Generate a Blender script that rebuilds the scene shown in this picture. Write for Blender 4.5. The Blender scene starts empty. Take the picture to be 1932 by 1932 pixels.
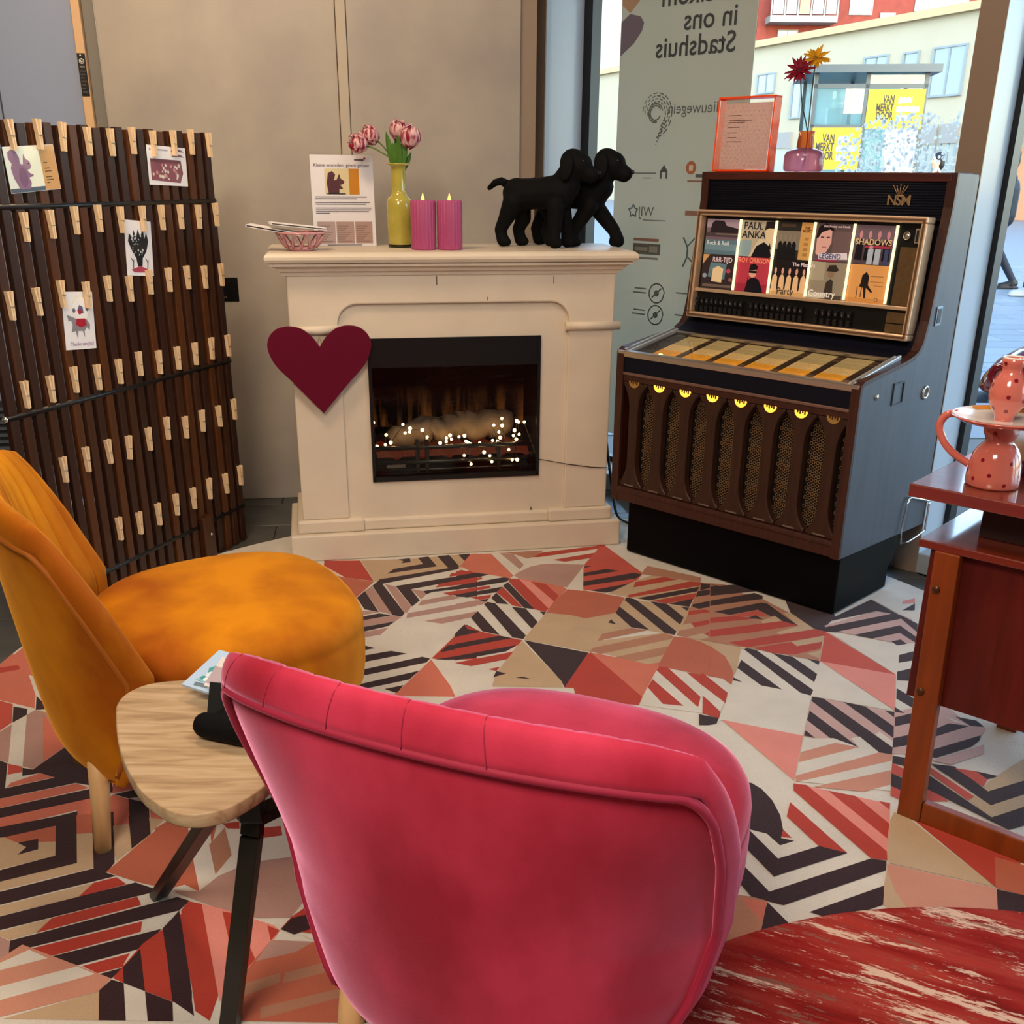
import bpy, bmesh, math, random
from mathutils import Vector, Matrix
random.seed(7)
C = bpy.context.scene.collection
PI = math.pi
R = math.radians

def lin(h):
    h = h.lstrip('#')
    v = [int(h[i:i+2], 16)/255 for i in (0, 2, 4)]
    return tuple(c/12.92 if c <= .04045 else ((c+.055)/1.055)**2.4 for c in v)

# ------------------------------------------------------------------ camera, sky, sun, lamps, exposure
sc = bpy.context.scene
cd = bpy.data.cameras.new('camera')
cam = bpy.data.objects.new('camera', cd); C.objects.link(cam)
F_PX, PITCH, ROLL, EYE = 1949.0, math.atan(796/1949.0), R(.47), 1.36
cd.sensor_width = 36; cd.sensor_fit = 'HORIZONTAL'
cd.lens = F_PX/1932*36
cd.shift_y = (1126-966)/1932
cd.clip_start = .05; cd.clip_end = 500
cam.location = (0, 0, EYE)
cam.rotation_euler = (Matrix.Rotation(PI/2-PITCH, 3, 'X') @ Matrix.Rotation(ROLL, 3, 'Z')).to_euler()
sc.camera = cam
sc.view_settings.view_transform = 'Standard'
sc.view_settings.look = 'None'
sc.view_settings.gamma = 1
sc.view_settings.use_curve_mapping = False
sc.view_settings.exposure = 0.0

w = bpy.data.worlds.new('sky'); sc.world = w; w.use_nodes = True
nt = w.node_tree; nt.nodes.clear()
sky = nt.nodes.new('ShaderNodeTexSky'); sky.sky_type = 'NISHITA'; sky.sun_disc = False
sky.sun_elevation = R(24); sky.sun_rotation = R(172); sky.air_density = 1.2; sky.dust_density = .7; sky.ozone_density = 2.0
bg = nt.nodes.new('ShaderNodeBackground'); bg.inputs['Strength'].default_value = 1.45
wo = nt.nodes.new('ShaderNodeOutputWorld')
nt.links.new(sky.outputs[0], bg.inputs[0]); nt.links.new(bg.outputs[0], wo.inputs[0])

def lamp(name, kind, loc, energy, col, target=None, **kw):
    d = bpy.data.lights.new(name, kind); d.energy = energy; d.color = col
    for k, v in kw.items(): setattr(d, k, v)
    o = bpy.data.objects.new(name, d); C.objects.link(o); o.location = loc
    if target is not None:
        o.rotation_euler = (Vector(target)-Vector(loc)).to_track_quat('-Z', 'Y').to_euler()
    return o

lamp('sun', 'SUN', (0, -30, 30), 1.3, (1, .9, .74), (9, 45, 0), angle=R(1.0))
WARM = (1.0, .85, .69)
lamp('ceiling_lamp', 'AREA', (-.7, -.3, 2.95), 112, WARM, (-.3, 1.2, 0), shape='SQUARE', size=1.1)
lamp('ceiling_lamp', 'AREA', (-1.0, 2.6, 2.95), 38, (1, .72, .46), (-.9, 3.9, .6), shape='SQUARE', size=.6)
lamp('ceiling_lamp', 'AREA', (.6, 1.6, 2.95), 20, WARM, (.2, 2.4, 0), shape='SQUARE', size=.8)
lamp('wall_glow_spot', 'SPOT', (-1.7, 2.6, 2.9), 48, (1, .72, .42), (-1.45, 4.4, 1.75), spot_size=R(60), spot_blend=.9, shadow_soft_size=.12)  # added spot, stands in for the warm reflections on the back wall

# ------------------------------------------------------------------ materials
MATS = {}
def base_mat(name):
    m = bpy.data.materials.new(name); m.use_nodes = True
    n = m.node_tree; n.nodes.clear()
    out = n.nodes.new('ShaderNodeOutputMaterial'); b = n.nodes.new('ShaderNodeBsdfPrincipled')
    n.links.new(b.outputs[0], out.inputs[0])
    return m, n, b, out

def M(name, col, rough=.5, metal=0, spec=.5, var=0, vscale=8, stretch=(1, 1, 1), col2=None, bump=0, bscale=60,
      sheen=0, sheencol=None, coat=0, emit=None, estr=0, trans=0, ior=1.45, alpha=1, sss=0):
    if name in MATS: return MATS[name]
    m, n, b, out = base_mat(name)
    c = lin(col)+(1,) if isinstance(col, str) else tuple(col)+(1,)
    b.inputs['Base Color'].default_value = c
    b.inputs['Roughness'].default_value = rough; b.inputs['Metallic'].default_value = metal
    b.inputs['Specular IOR Level'].default_value = spec
    b.inputs['IOR'].default_value = ior
    if coat: b.inputs['Coat Weight'].default_value = coat; b.inputs['Coat Roughness'].default_value = .08
    if sheen:
        b.inputs['Sheen Weight'].default_value = sheen; b.inputs['Sheen Roughness'].default_value = .35
        if sheencol: b.inputs['Sheen Tint'].default_value = lin(sheencol)+(1,)
    if emit: b.inputs['Emission Color'].default_value = lin(emit)+(1,); b.inputs['Emission Strength'].default_value = estr
    if trans: b.inputs['Transmission Weight'].default_value = trans
    if sss: b.inputs['Subsurface Weight'].default_value = sss; b.inputs['Subsurface Radius'].default_value = (.02, .01, .006); 
    tc = None
    if var or col2:
        tc = n.nodes.new('ShaderNodeTexCoord'); mp = n.nodes.new('ShaderNodeMapping'); mp.inputs['Scale'].default_value = stretch
        no = n.nodes.new('ShaderNodeTexNoise'); no.inputs['Scale'].default_value = vscale; no.inputs['Detail'].default_value = 5
        n.links.new(tc.outputs['Object'], mp.inputs[0]); n.links.new(mp.outputs[0], no.inputs[0])
        rp = n.nodes.new('ShaderNodeValToRGB'); rp.color_ramp.elements[0].position = .36; rp.color_ramp.elements[1].position = .64
        c2 = lin(col2)+(1,) if col2 else tuple(max(0, x*(1-var)) for x in c[:3])+(1,)
        rp.color_ramp.elements[0].color = c2; rp.color_ramp.elements[1].color = c
        n.links.new(no.outputs[0], rp.inputs[0]); n.links.new(rp.outputs[0], b.inputs['Base Color'])
    if bump:
        t2 = tc or n.nodes.new('ShaderNodeTexCoord'); nb = n.nodes.new('ShaderNodeTexNoise'); nb.inputs['Scale'].default_value = bscale
        nb.inputs['Detail'].default_value = 4
        bp = n.nodes.new('ShaderNodeBump'); bp.inputs['Strength'].default_value = bump; bp.inputs['Distance'].default_value = .004
        n.links.new(t2.outputs['Object'], nb.inputs[0]); n.links.new(nb.outputs[0], bp.inputs['Height']); n.links.new(bp.outputs[0], b.inputs['Normal'])
    MATS[name] = m
    return m

def petal_mat(name, col, col2=None, t=.4, scale=(60, 60, 14), lo=.42, hi=.56):
    m = bpy.data.materials.new(name); m.use_nodes = True; n = m.node_tree; b = n.nodes['Principled BSDF']; b.inputs['Roughness'].default_value = .5
    out = n.nodes['Material Output']; tl = n.nodes.new('ShaderNodeBsdfTranslucent'); mx = n.nodes.new('ShaderNodeMixShader'); mx.inputs[0].default_value = t
    tc = n.nodes.new('ShaderNodeTexCoord'); mp = n.nodes.new('ShaderNodeMapping'); mp.inputs['Scale'].default_value = scale; nz = n.nodes.new('ShaderNodeTexNoise'); nz.inputs['Scale'].default_value = 1.4; nz.inputs['Detail'].default_value = 3
    rp = n.nodes.new('ShaderNodeValToRGB'); rp.color_ramp.elements[0].position = lo; rp.color_ramp.elements[0].color = lin(col2 or col)+(1,); rp.color_ramp.elements[1].position = hi; rp.color_ramp.elements[1].color = lin(col)+(1,)
    n.links.new(tc.outputs['Object'], mp.inputs[0]); n.links.new(mp.outputs[0], nz.inputs[0]); n.links.new(nz.outputs[0], rp.inputs[0]); n.links.new(rp.outputs[0], b.inputs['Base Color']); n.links.new(rp.outputs[0], tl.inputs[0])
    n.links.new(b.outputs[0], mx.inputs[1]); n.links.new(tl.outputs[0], mx.inputs[2]); n.links.new(mx.outputs[0], out.inputs[0])
    MATS[name] = m
    return m

def glass_mat(name, tint=(1, 1, 1), refl=1.0, rough=0.0, haze=0.0, hazecol=(1, 1, 1)):
    """thin clear sheet: tinted straight-through light plus a Fresnel reflection (and optional surface haze)"""
    m = bpy.data.materials.new(name); m.use_nodes = True; n = m.node_tree; n.nodes.clear()
    out = n.nodes.new('ShaderNodeOutputMaterial'); tr = n.nodes.new('ShaderNodeBsdfTransparent'); tr.inputs[0].default_value = tuple(tint)+(1,)
    gl = n.nodes.new('ShaderNodeBsdfGlossy'); gl.inputs['Roughness'].default_value = rough
    fr = n.nodes.new('ShaderNodeFresnel'); fr.inputs[0].default_value = 1.45
    mu = n.nodes.new('ShaderNodeMath'); mu.operation = 'MULTIPLY'; mu.inputs[1].default_value = refl
    mx = n.nodes.new('ShaderNodeMixShader')
    n.links.new(fr.outputs[0], mu.inputs[0]); n.links.new(mu.outputs[0], mx.inputs[0])
    src = tr
    if haze:
        df = n.nodes.new('ShaderNodeBsdfTranslucent'); df.inputs[0].default_value = tuple(hazecol)+(1,)
        m2 = n.nodes.new('ShaderNodeMixShader'); m2.inputs[0].default_value = haze
        n.links.new(tr.outputs[0], m2.inputs[1]); n.links.new(df.outputs[0], m2.inputs[2]); src = m2
    n.links.new(src.outputs[0], mx.inputs[1]); n.links.new(gl.outputs[0], mx.inputs[2]); n.links.new(mx.outputs[0], out.inputs[0])
    MATS[name] = m
    return m

def print_mat(name, rough=.6, fibre=0, emis=0, coat=0):
    """flat print: colours come from the mesh's own print colours"""
    m, n, b, out = base_mat(name)
    at = n.nodes.new('ShaderNodeVertexColor'); at.layer_name = 'print'
    b.inputs['Roughness'].default_value = rough; b.inputs['Specular IOR Level'].default_value = .25
    if coat: b.inputs['Coat Weight'].default_value = coat; b.inputs['Coat Roughness'].default_value = .05
    src = at.outputs[0]
    if fibre:
        tc = n.nodes.new('ShaderNodeTexCoord'); no = n.nodes.new('ShaderNodeTexNoise'); no.inputs['Scale'].default_value = 420; no.inputs['Detail'].default_value = 2
        n2 = n.nodes.new('ShaderNodeTexNoise'); n2.inputs['Scale'].default_value = 7; n2.inputs['Detail'].default_value = 3
        ad = n.nodes.new('ShaderNodeMath'); ad.operation = 'ADD'
        n.links.new(tc.outputs['Object'], no.inputs[0]); n.links.new(tc.outputs['Object'], n2.inputs[0])
        n.links.new(no.outputs[0], ad.inputs[0]); n.links.new(n2.outputs[0], ad.inputs[1])
        mr = n.nodes.new('ShaderNodeMapRange'); mr.inputs[1].default_value = .5; mr.inputs[2].default_value = 1.5
        mr.inputs[3].default_value = 1-fibre; mr.inputs[4].default_value = 1+fibre
        n.links.new(ad.outputs[0], mr.inputs[0])
        mx = n.nodes.new('ShaderNodeVectorMath'); mx.operation = 'SCALE'
        n.links.new(src, mx.inputs[0]); n.links.new(mr.outputs[0], mx.inputs['Scale']); src = mx.outputs[0]
        bp = n.nodes.new('ShaderNodeBump'); bp.inputs['Strength'].default_value = .5; bp.inputs['Distance'].default_value = .002
        n.links.new(no.outputs[0], bp.inputs['Height']); n.links.new(bp.outputs[0], b.inputs['Normal'])
        b.inputs['Sheen Weight'].default_value = .15
    n.links.new(src, b.inputs['Base Color'])
    if emis:
        n.links.new(src, b.inputs['Emission Color']); b.inputs['Emission Strength'].default_value = emis
    MATS[name] = m
    return m

# ------------------------------------------------------------------ mesh building
class MB:
    def __init__(s): s.v = []; s.f = []; s.sm = []; s.mi = []; s.cur = 0
    def add(s, vs, fs, smooth=False, T=None):
        o = len(s.v)
        s.v += [tuple(T @ Vector(p)) for p in vs] if T is not None else [tuple(p) for p in vs]
        for f in fs: s.f.append(tuple(i+o for i in f)); s.sm.append(smooth); s.mi.append(s.cur)
        return s
    def box(s, x0, x1, y0, y1, z0, z1, T=None):
        v = [(x0, y0, z0), (x1, y0, z0), (x1, y1, z0), (x0, y1, z0), (x0, y0, z1), (x1, y0, z1), (x1, y1, z1), (x0, y1, z1)]
        return s.add(v, [(0, 3, 2, 1), (4, 5, 6, 7), (0, 1, 5, 4), (1, 2, 6, 5), (2, 3, 7, 6), (3, 0, 4, 7)], False, T)
    def prism(s, poly, z0, z1, T=None, smooth=False):
        n = len(poly)
        v = [(x, y, z0) for x, y in poly]+[(x, y, z1) for x, y in poly]
        s.add(v, [tuple(range(n-1, -1, -1)), tuple(range(n, 2*n))], False, T)
        o = len(s.v)-2*n
        for i in range(n):
            j = (i+1) % n; s.f.append((o+i, o+j, o+n+j, o+n+i)); s.sm.append(smooth); s.mi.append(s.cur)
        return s
    def tube(s, path, r, n=10, caps=True, closed=False, flat=1.0, T=None):
        P = [Vector(p) for p in path]; m = len(P)
        rr = r if isinstance(r, (list, tuple)) else [r]*m
        up = None; vs = []
        for i, p in enumerate(P):
            if closed: t = P[(i+1) % m]-P[i-1]
            else: t = P[min(i+1, m-1)]-P[max(i-1, 0)]
            t.normalize()
            if up is None:
                up = Vector((0, 0, 1)) if abs(t.z) < .9 else Vector((1, 0, 0))
            a = up-t*up.dot(t)
            if a.length < 1e-6: a = t.orthogonal()
            a.normalize(); up = a; b = t.cross(a)
            for k in range(n):
                q = 2*PI*k/n; vs.append(p+a*math.cos(q)*rr[i]*flat+b*math.sin(q)*rr[i])
        fs = []
        for i in range(m if closed else m-1):
            j = (i+1) % m
            for k in range(n):
                l = (k+1) % n; fs.append((i*n+k, i*n+l, j*n+l, j*n+k))
        s.add(vs, fs, True, T)
        if caps and not closed:
            o = len(s.v)-len(vs)
            s.f.append(tuple(o+k for k in range(n-1, -1, -1))); s.sm.append(False); s.mi.append(s.cur)
            s.f.append(tuple(o+(m-1)*n+k for k in range(n))); s.sm.append(False); s.mi.append(s.cur)
        return s
    def cyl(s, p0, p1, r0, r1=None, n=16, T=None):
        return s.tube([p0, p1], [r0, r0 if r1 is None else r1], n, T=T)
    def lathe(s, prof, n=32, c=(0, 0, 0), T=None, rib=0, ribn=0):
        vs = []; m = len(prof)
        for i, (r, z) in enumerate(prof):
            for k in range(n):
                q = 2*PI*k/n; e = r*(1+(rib*math.cos(ribn*q) if rib and r > .01 else 0))
                vs.append((c[0]+e*math.cos(q), c[1]+e*math.sin(q), c[2]+z))
        fs = [(i*n+k, i*n+(k+1) % n, (i+1)*n+(k+1) % n, (i+1)*n+k) for i in range(m-1) for k in range(n)]
        return s.add(vs, fs, True, T)
    def ball(s, c, r, nu=12, nv=8, T=None):
        r = r if isinstance(r, (list, tuple)) else (r, r, r)
        vs = [(c[0], c[1], c[2]-r[2])]
        for i in range(1, nv):
            a = -PI/2+PI*i/nv
            for k in range(nu):
                q = 2*PI*k/nu; vs.append((c[0]+r[0]*math.cos(a)*math.cos(q), c[1]+r[1]*math.cos(a)*math.sin(q), c[2]+r[2]*math.sin(a)))
        vs.append((c[0], c[1], c[2]+r[2])); L = len(vs)-1
        fs = [(0, 1+(k+1) % nu, 1+k) for k in range(nu)]
        for i in range(nv-2):
            for k in range(nu):
                a = 1+i*nu+k; b = 1+i*nu+(k+1) % nu; fs.append((a, b, b+nu, a+nu))
        o = 1+(nv-2)*nu
        fs += [(o+k, o+(k+1) % nu, L) for k in range(nu)]
        return s.add(vs, fs, True, T)
    def capsule(s, p0, p1, r0, r1, n=10, T=None):
        s.cyl(p0, p1, r0, r1, n, T=T); s.ball(p0, r0, n, 6, T=T); return s.ball(p1, r1, n, 6, T=T)
    def grid(s, fn, nu, nv, T=None, smooth=True, closeu=False):
        vs = [fn(i/nu, j/nv) for j in range(nv+1) for i in range(nu+(0 if closeu else 1))]
        W = nu if closeu else nu+1
        fs = [(j*W+i, j*W+(i+1) % W, (j+1)*W+(i+1) % W, (j+1)*W+i) for j in range(nv) for i in range(nu)]
        return s.add(vs, fs, smooth, T)
    def build(s, name, mats, parent=None, bevel=0, loc=None, rotz=0, seg=2, solid=0, subsurf=0, remesh=0, smooth_it=0):
        me = bpy.data.meshes.new(name)
        me.from_pydata(s.v, [], s.f)
        me.polygons.foreach_set('use_smooth', s.sm)
        if not isinstance(mats, (list, tuple)): mats = [mats]
        for m in mats: me.materials.append(m)
        if len(mats) > 1: me.polygons.foreach_set('material_index', s.mi)
        me.update()
        o = bpy.data.objects.new(name, me); C.objects.link(o)
        if parent is not None: o.parent = parent
        if loc: o.location = loc
        if rotz: o.rotation_euler = (0, 0, rotz)
        if remesh:
            r = o.modifiers.new('remesh', 'REMESH'); r.mode = 'VOXEL'; r.voxel_size = remesh; r.use_smooth_shade = True
            if smooth_it:
                q = o.modifiers.new('smooth', 'SMOOTH'); q.iterations = smooth_it; q.factor = .5
        if solid:
            q = o.modifiers.new('solid', 'SOLIDIFY'); q.thickness = solid; q.offset = 0
        if bevel:
            b = o.modifiers.new('bevel', 'BEVEL'); b.width = bevel; b.segments = seg; b.limit_method = 'ANGLE'; b.angle_limit = R(40)
        if subsurf:
            q = o.modifiers.new('sub', 'SUBSURF'); q.levels = subsurf; q.render_levels = subsurf
        return o

def tag(o, label, cat, group=None, kind=None):
    o['label'] = label; o['category'] = cat
    if group: o['group'] = group
    if kind: o['kind'] = kind
    return o
def thing(name, label, cat, loc=(0, 0, 0), rotz=0, group=None):
    o = bpy.data.objects.new(name, None); C.objects.link(o); o.location = loc; o.rotation_euler = (0, 0, rotz); o.empty_display_size = .1
    return tag(o, label, cat, group)
def structure(o, label=None):
    o['kind'] = 'structure'
    if label: o['label'] = label
    return o
def dup(root, loc=None, rotz=None, label=None, group=None):
    r = root.copy(); C.objects.link(r)
    if loc is not None: r.location = loc
    if rotz is not None: r.rotation_euler = (0, 0, rotz)
    if label: r['label'] = label
    if group: r['group'] = group
    for ch in list(root.children):
        c = ch.copy(); C.objects.link(c); c.parent = r
        for g in list(ch.children):
            d = g.copy(); C.objects.link(d); d.parent = c
    return r

def frame(o, x, y=None, n=None):
    """matrix whose local X,Y span a plane (for prints and lettering)"""
    x = Vector(x).normalized()
    if y is None: y = Vector((0, 0, 1))
    y = Vector(y); y = (y-x*y.dot(x)).normalized(); z = x.cross(y)
    m = Matrix.Identity(4)
    for i in range(3): m[i][0] = x[i]; m[i][1] = y[i]; m[i][2] = z[i]; m[i][3] = o[i]
    return m

def decal(name, parent, T, shapes, mat, step=.00025, lift=.0006, thick=0):
    """shapes: (hex, [(x,y)...]) painted one over another, each a hair above the last it overlaps"""
    V = []; Fc = []; cols = []; boxes = []
    for col, pts in shapes:
        xs = [p[0] for p in pts]; ys = [p[1] for p in pts]; b = (min(xs), min(ys), max(xs), max(ys)); lv = 0
        for bb, l in boxes:
            if b[0] < bb[2] and bb[0] < b[2] and b[1] < bb[3] and bb[1] < b[3]: lv = max(lv, l+1)
        boxes.append((b, lv)); z = lift+lv*step
        if sum(pts[i-1][0]*pts[i][1]-pts[i][0]*pts[i-1][1] for i in range(len(pts))) < 0: pts = pts[::-1]
        o = len(V); V += [tuple(T @ Vector((p[0], p[1], z))) for p in pts]
        Fc.append(tuple(range(o, o+len(pts)))); cols.append(lin(col)+(1,))
    me = bpy.data.meshes.new(name); me.from_pydata(V, [], Fc); me.materials.append(mat)
    at = me.color_attributes.new('print', 'FLOAT_COLOR', 'CORNER')
    k = 0
    for f, c in zip(me.polygons, cols):
        for _ in range(f.loop_total): at.data[k].color = c; k += 1
    me.update()
    o = bpy.data.objects.new(name, me); C.objects.link(o)
    if parent is not None: o.parent = parent
    return o

def text(name, parent, T, body, size, mat, align='LEFT', ext=0, squash=1, lift=.001, spacing=1, bold=0):
    cu = bpy.data.curves.new(name, 'FONT'); cu.body = body; cu.size = size; cu.align_x = align; cu.extrude = ext; cu.resolution_u = 3
    cu.space_line = .8; cu.space_character = spacing; cu.offset = bold
    tmp = bpy.data.objects.new('tmp', cu); C.objects.link(tmp)
    bpy.context.view_layer.update()
    me = bpy.data.meshes.new_from_object(tmp.evaluated_get(bpy.context.evaluated_depsgraph_get()))
    bpy.data.objects.remove(tmp)
    me.transform(T @ Matrix.Translation((0, 0, lift)) @ Matrix.Diagonal((squash, 1, 1, 1)))
    me.materials.clear(); me.materials.append(mat); me.name = name
    o = bpy.data.objects.new(name, me); C.objects.link(o)
    if parent is not None: o.parent = parent
    return o

def circ(cx, cy, r, n=18, ry=None, a0=0, a1=2*PI):
    full = abs(a1-a0-2*PI) < 1e-6
    k = n if full else n+1
    return [(cx+r*math.cos(a0+(a1-a0)*i/n), cy+(ry or r)*math.sin(a0+(a1-a0)*i/n)) for i in range(k)]
def rect(x0, y0, x1, y1): return [(x0, y0), (x1, y0), (x1, y1), (x0, y1)]
def stroke(pts, wd):
    """thick polyline as quads"""
    out = []
    for (x0, y0), (x1, y1) in zip(pts, pts[1:]):
        L = math.hypot(x1-x0, y1-y0) or 1; nx, ny = -(y1-y0)/L*wd/2, (x1-x0)/L*wd/2
        out.append([(x0+nx, y0+ny), (x0-nx, y0-ny), (x1-nx, y1-ny), (x1+nx, y1+ny)])
    return out
def catmull(pts, k=6, closed=True):
    n = len(pts); out = []
    for i in range(n if closed else n-1):
        g = (lambda j: Vector(pts[j % n])) if closed else (lambda j: Vector(pts[max(0, min(n-1, j))]))
        p0, p1, p2, p3 = g(i-1), g(i), g(i+1), g(i+2)
        for t in (j/k for j in range(k)):
            out.append(tuple(.5*((2*p1)+(p2-p0)*t+(2*p0-5*p1+4*p2-p3)*t*t+(3*p1-p0-3*p2+p3)*t**3)))
    if not closed: out.append(tuple(pts[-1]))
    return out
def sstep(a, b, x):
    t = max(0, min(1, (x-a)/(b-a))); return t*t*(3-2*t)
def lerp_tab(tab, x):
    if x <= tab[0][0]: return tab[0][1]
    for (a, u), (b, v) in zip(tab, tab[1:]):
        if x <= b:
            t = (x-a)/(b-a); return u+(v-u)*t
    return tab[-1][1]

PRINT = print_mat('print_paper', .55)
PRINTGLOSS = print_mat('print_glossy', .3, coat=.3)
WHITE = M('white_paper', '#f2eff0', .7)
BLACK = M('black_satin', '#0b0b0e', .45)
ALU = M('brushed_aluminium', '#c9bfb4', .32, 1)
CHROME = M('chrome', '#d8dade', .12, 1)

# ================================================================== the setting
TILE = M('grey_stone_tile', '#54534e', .45, var=.35, vscale=5)
GROUT = M('tile_grout', '#6d6a63', .9)
floor = structure(MB().box(-6.2, 7, -4, 6.2, -.12, -.012).build('floor', GROUT), 'grey stone tile floor')
tiles = []
tp = Matrix.Rotation(R(8), 4, 'Z')
tm = MB().box(0, .595, 0, .295, -.014, .0).build('floor_tile', TILE, floor, bevel=.002, seg=1)
tdata = tm.data
first = True
for i in range(-6, 14):
    for j in range(-4, 11):
        x = i*.6+(j % 2)*.3-1.9; y = j*.3+2.4
        p = tp @ Vector((x, y, 0)); cx, cy = p.x+.3, p.y+.15
        if cx+cy > 5.2 or cy > 4.9 or cx < -3.6 or cx > 2.9: continue
        if math.hypot(cx-.058, cy-2.685) < 1.2: continue
        o = tm if first else tm.copy()
        if not first: C.objects.link(o)
        first = False
        o.location = (p.x, p.y, -.001*random.random()); o.rotation_euler = (0, 0, R(8))
ceiling = structure(MB().box(-6.2, 7, -4, 6.2, 3.05, 3.2).build('ceiling', M('ceiling_white', '#d8d2c8', .8)), 'pale ceiling')
WALLM = M('wall_panel_taupe', '#b0a698', .36, var=.16, vscale=2.6, col2='#9f958d')  # colour mottling imitates the light reflected onto the wall
TRIMM = M('wall_trim', '#a89a8c', .45)
# back wall frame: x along the wall from its foot at (-1.204,4.466)
WR = math.atan2(.138, .99)
wb = thing('wall_back', '', ''); del wb['label']; del wb['category']
wb.location = (-1.204, 4.466, 0); wb.rotation_euler = (0, 0, WR); structure(wb, 'taupe panelled back wall')
def wp(name, x0, x1, z0, z1, y0=0, y1=.06, m=WALLM, bev=.003): return MB().box(x0, x1, y0, y1, z0, z1).build(name, m, wb, bevel=bev)
wp('wall_panel', -.385, .506, .0, 3.05); wp('wall_panel', .549, 1.232, 0, 3.05)
wp('panel_batten', .508, .547, 0, 3.05, -.006, .05, M('batten', '#b5a897', .4))
MB().box(-.405, 1.232, .06, .24, 0, 3.05).build('wall_core', TRIMM, wb)
MB().box(1.233, 1.30, .02, .24, 0, 3.05).build('end_trim', M('end_trim', '#957f6c', .45), wb)
wp('edge_profile', -.3875, -.384, 0, 3.05, -.002, .05, M('silver_profile', '#cfcac4', .3, .8))
wp('reveal', -.437, -.389, 0, 3.05, .03, .2, M('reveal_grey', '#7b7873', .5))
wp('stile', -.470, -.4375, 0, 3.05, .0, .06, M('stile_beige', '#d8b086', .5))
# door leaf left of the wall panel
door = structure(MB().box(-1.35, -.471, .02, .07, 0.02, 3.0).build('door_1', M('door_blue_grey', '#93a0bd', .3, coat=.4), wb, bevel=.002))
door.parent = None; door.location = wb.location; door.rotation_euler = wb.rotation_euler; door['label'] = 'blue-grey door beside the back wall'
MB().box(-.776, -.772, .012, .0195, .02, 3.0).build('door_seam', M('door_seam', '#3b4250', .5), door)
vg = thing('vent_grille', 'dark slatted vent grille low on the wall behind the screen', 'grille', wb.location, WR)
MB().box(-1.3, -.72, .0, .018, .18, .46).build('grille_frame', M('grille_dark', '#2c3138', .5), vg)
for k in range(9):
    MB().box(-1.28, -.74, -.014, 0, .2+k*.028, .212+k*.028).build('grille_slat', M('grille_slat', '#59616b', .45), vg)
# other walls, out of view, that close the room
structure(MB().box(-6.2, -6.0, -4, 6, 0, 3.05).build('wall_left', M('wall_plain', '#c9bba8', .6)))
structure(MB().box(-6.2, 7, -4, -3.8, 0, 3.05).build('wall_rear', M('wall_plain', '#c9bba8', .6)))
structure(MB().box(-6.0, -1.204-.47*.99-.85, 4.12, 4.3, 0, 3.05).build('wall_back_left', M('wall_plain', '#c9bba8', .6)))
structure(MB().box(-6.2, 5.6, -4, 2.0, 3.2, 13).build('shade_block', M('wall_plain', '#c9bba8', .6)), 'unseen block above the room, added to shade the square')  # unseen mass added overhead to lengthen the shadow on the square

# window wall, frame: x along it (towards the right), y outwards, origin (2.7,2.7)
win = thing('window_1', '', ''); del win['label']; del win['category']
win.location = (2.7, 2.7, 0); win.rotation_euler = (0, 0, -PI/4); structure(win, 'tall shop window with metal posts')
POSTF = M('post_front_warm_lit', '#8b7767', .35, coat=.2)  # warm room light on the post front, put into its colour
POSTS = M('post_daylit', '#aebccd', .35, coat=.2)  # same post on its daylit side, the blue daylight put into the colour
GASK = M('gasket_black', '#0a0b0d', .4)
def post(x0, x1, y0, y1, gw=.020):
    MB().box(x0, x1, y0, y0+.006, 0, 3.05).build('post_front', POSTF, win)
    MB().box(x0, x1, y0+.006, y1, 0, 3.05).build('post', POSTS, win)
    MB().box(x1, x1+gw, -.03, .03, 0.05, 3.05).build('gasket', GASK, win)
post(-3.7, -3.376, -.27, .05, .047)
post(-1.573, -1.485, -.212, .05)
post(.35, .438, -.212, .05)
post(2.25, 2.338, -.212, .05)
post(4.15, 4.238, -.212, .05)  # unseen far bays, added to let in more daylight
SILL = M('sill_grey', '#9aa3a8', .5)
MB().box(-3.376, 6.2, -.21, .05, 0.0, .076).build('window_sill', SILL, win, bevel=.004)
MB().box(-3.376, 6.2, -.02, .02, .076, .10).build('bottom_gasket', GASK, win)
GLASS = glass_mat('window_glass', (.95, .96, .96), .4)
for a, b in ((-3.376, -1.573), (-1.485, .35), (.438, 2.25), (2.338, 4.15), (4.238, 6.2)):
    MB().add([(a, .0, .08), (b, .0, .08), (b, .0, 3.05), (a, .0, 3.05)], [(0, 1, 2, 3)]).build('pane', GLASS, win)
structure(MB().box(6.2, 6.3, -8, .1, 0, 3.05).build('wall_right', M('wall_plain', '#c9bba8', .6), None, loc=(2.7, 2.7, 0), rotz=-PI/4))
# close the gap between the back wall end and the first post
structure(MB().add([(.03, 4.68, 0), (.06, 5.03, 0), (.06, 5.03, 3.05), (.03, 4.68, 3.05), (.03, 4.95, 0), (.0, 5.2, 0), (.0, 5.2, 3.05), (.03, 4.95, 3.05)],
    [(0, 1, 2, 3), (4, 5, 6, 7)]).build('wall_corner', M('corner_taupe', '#8b7767', .45)))

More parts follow.
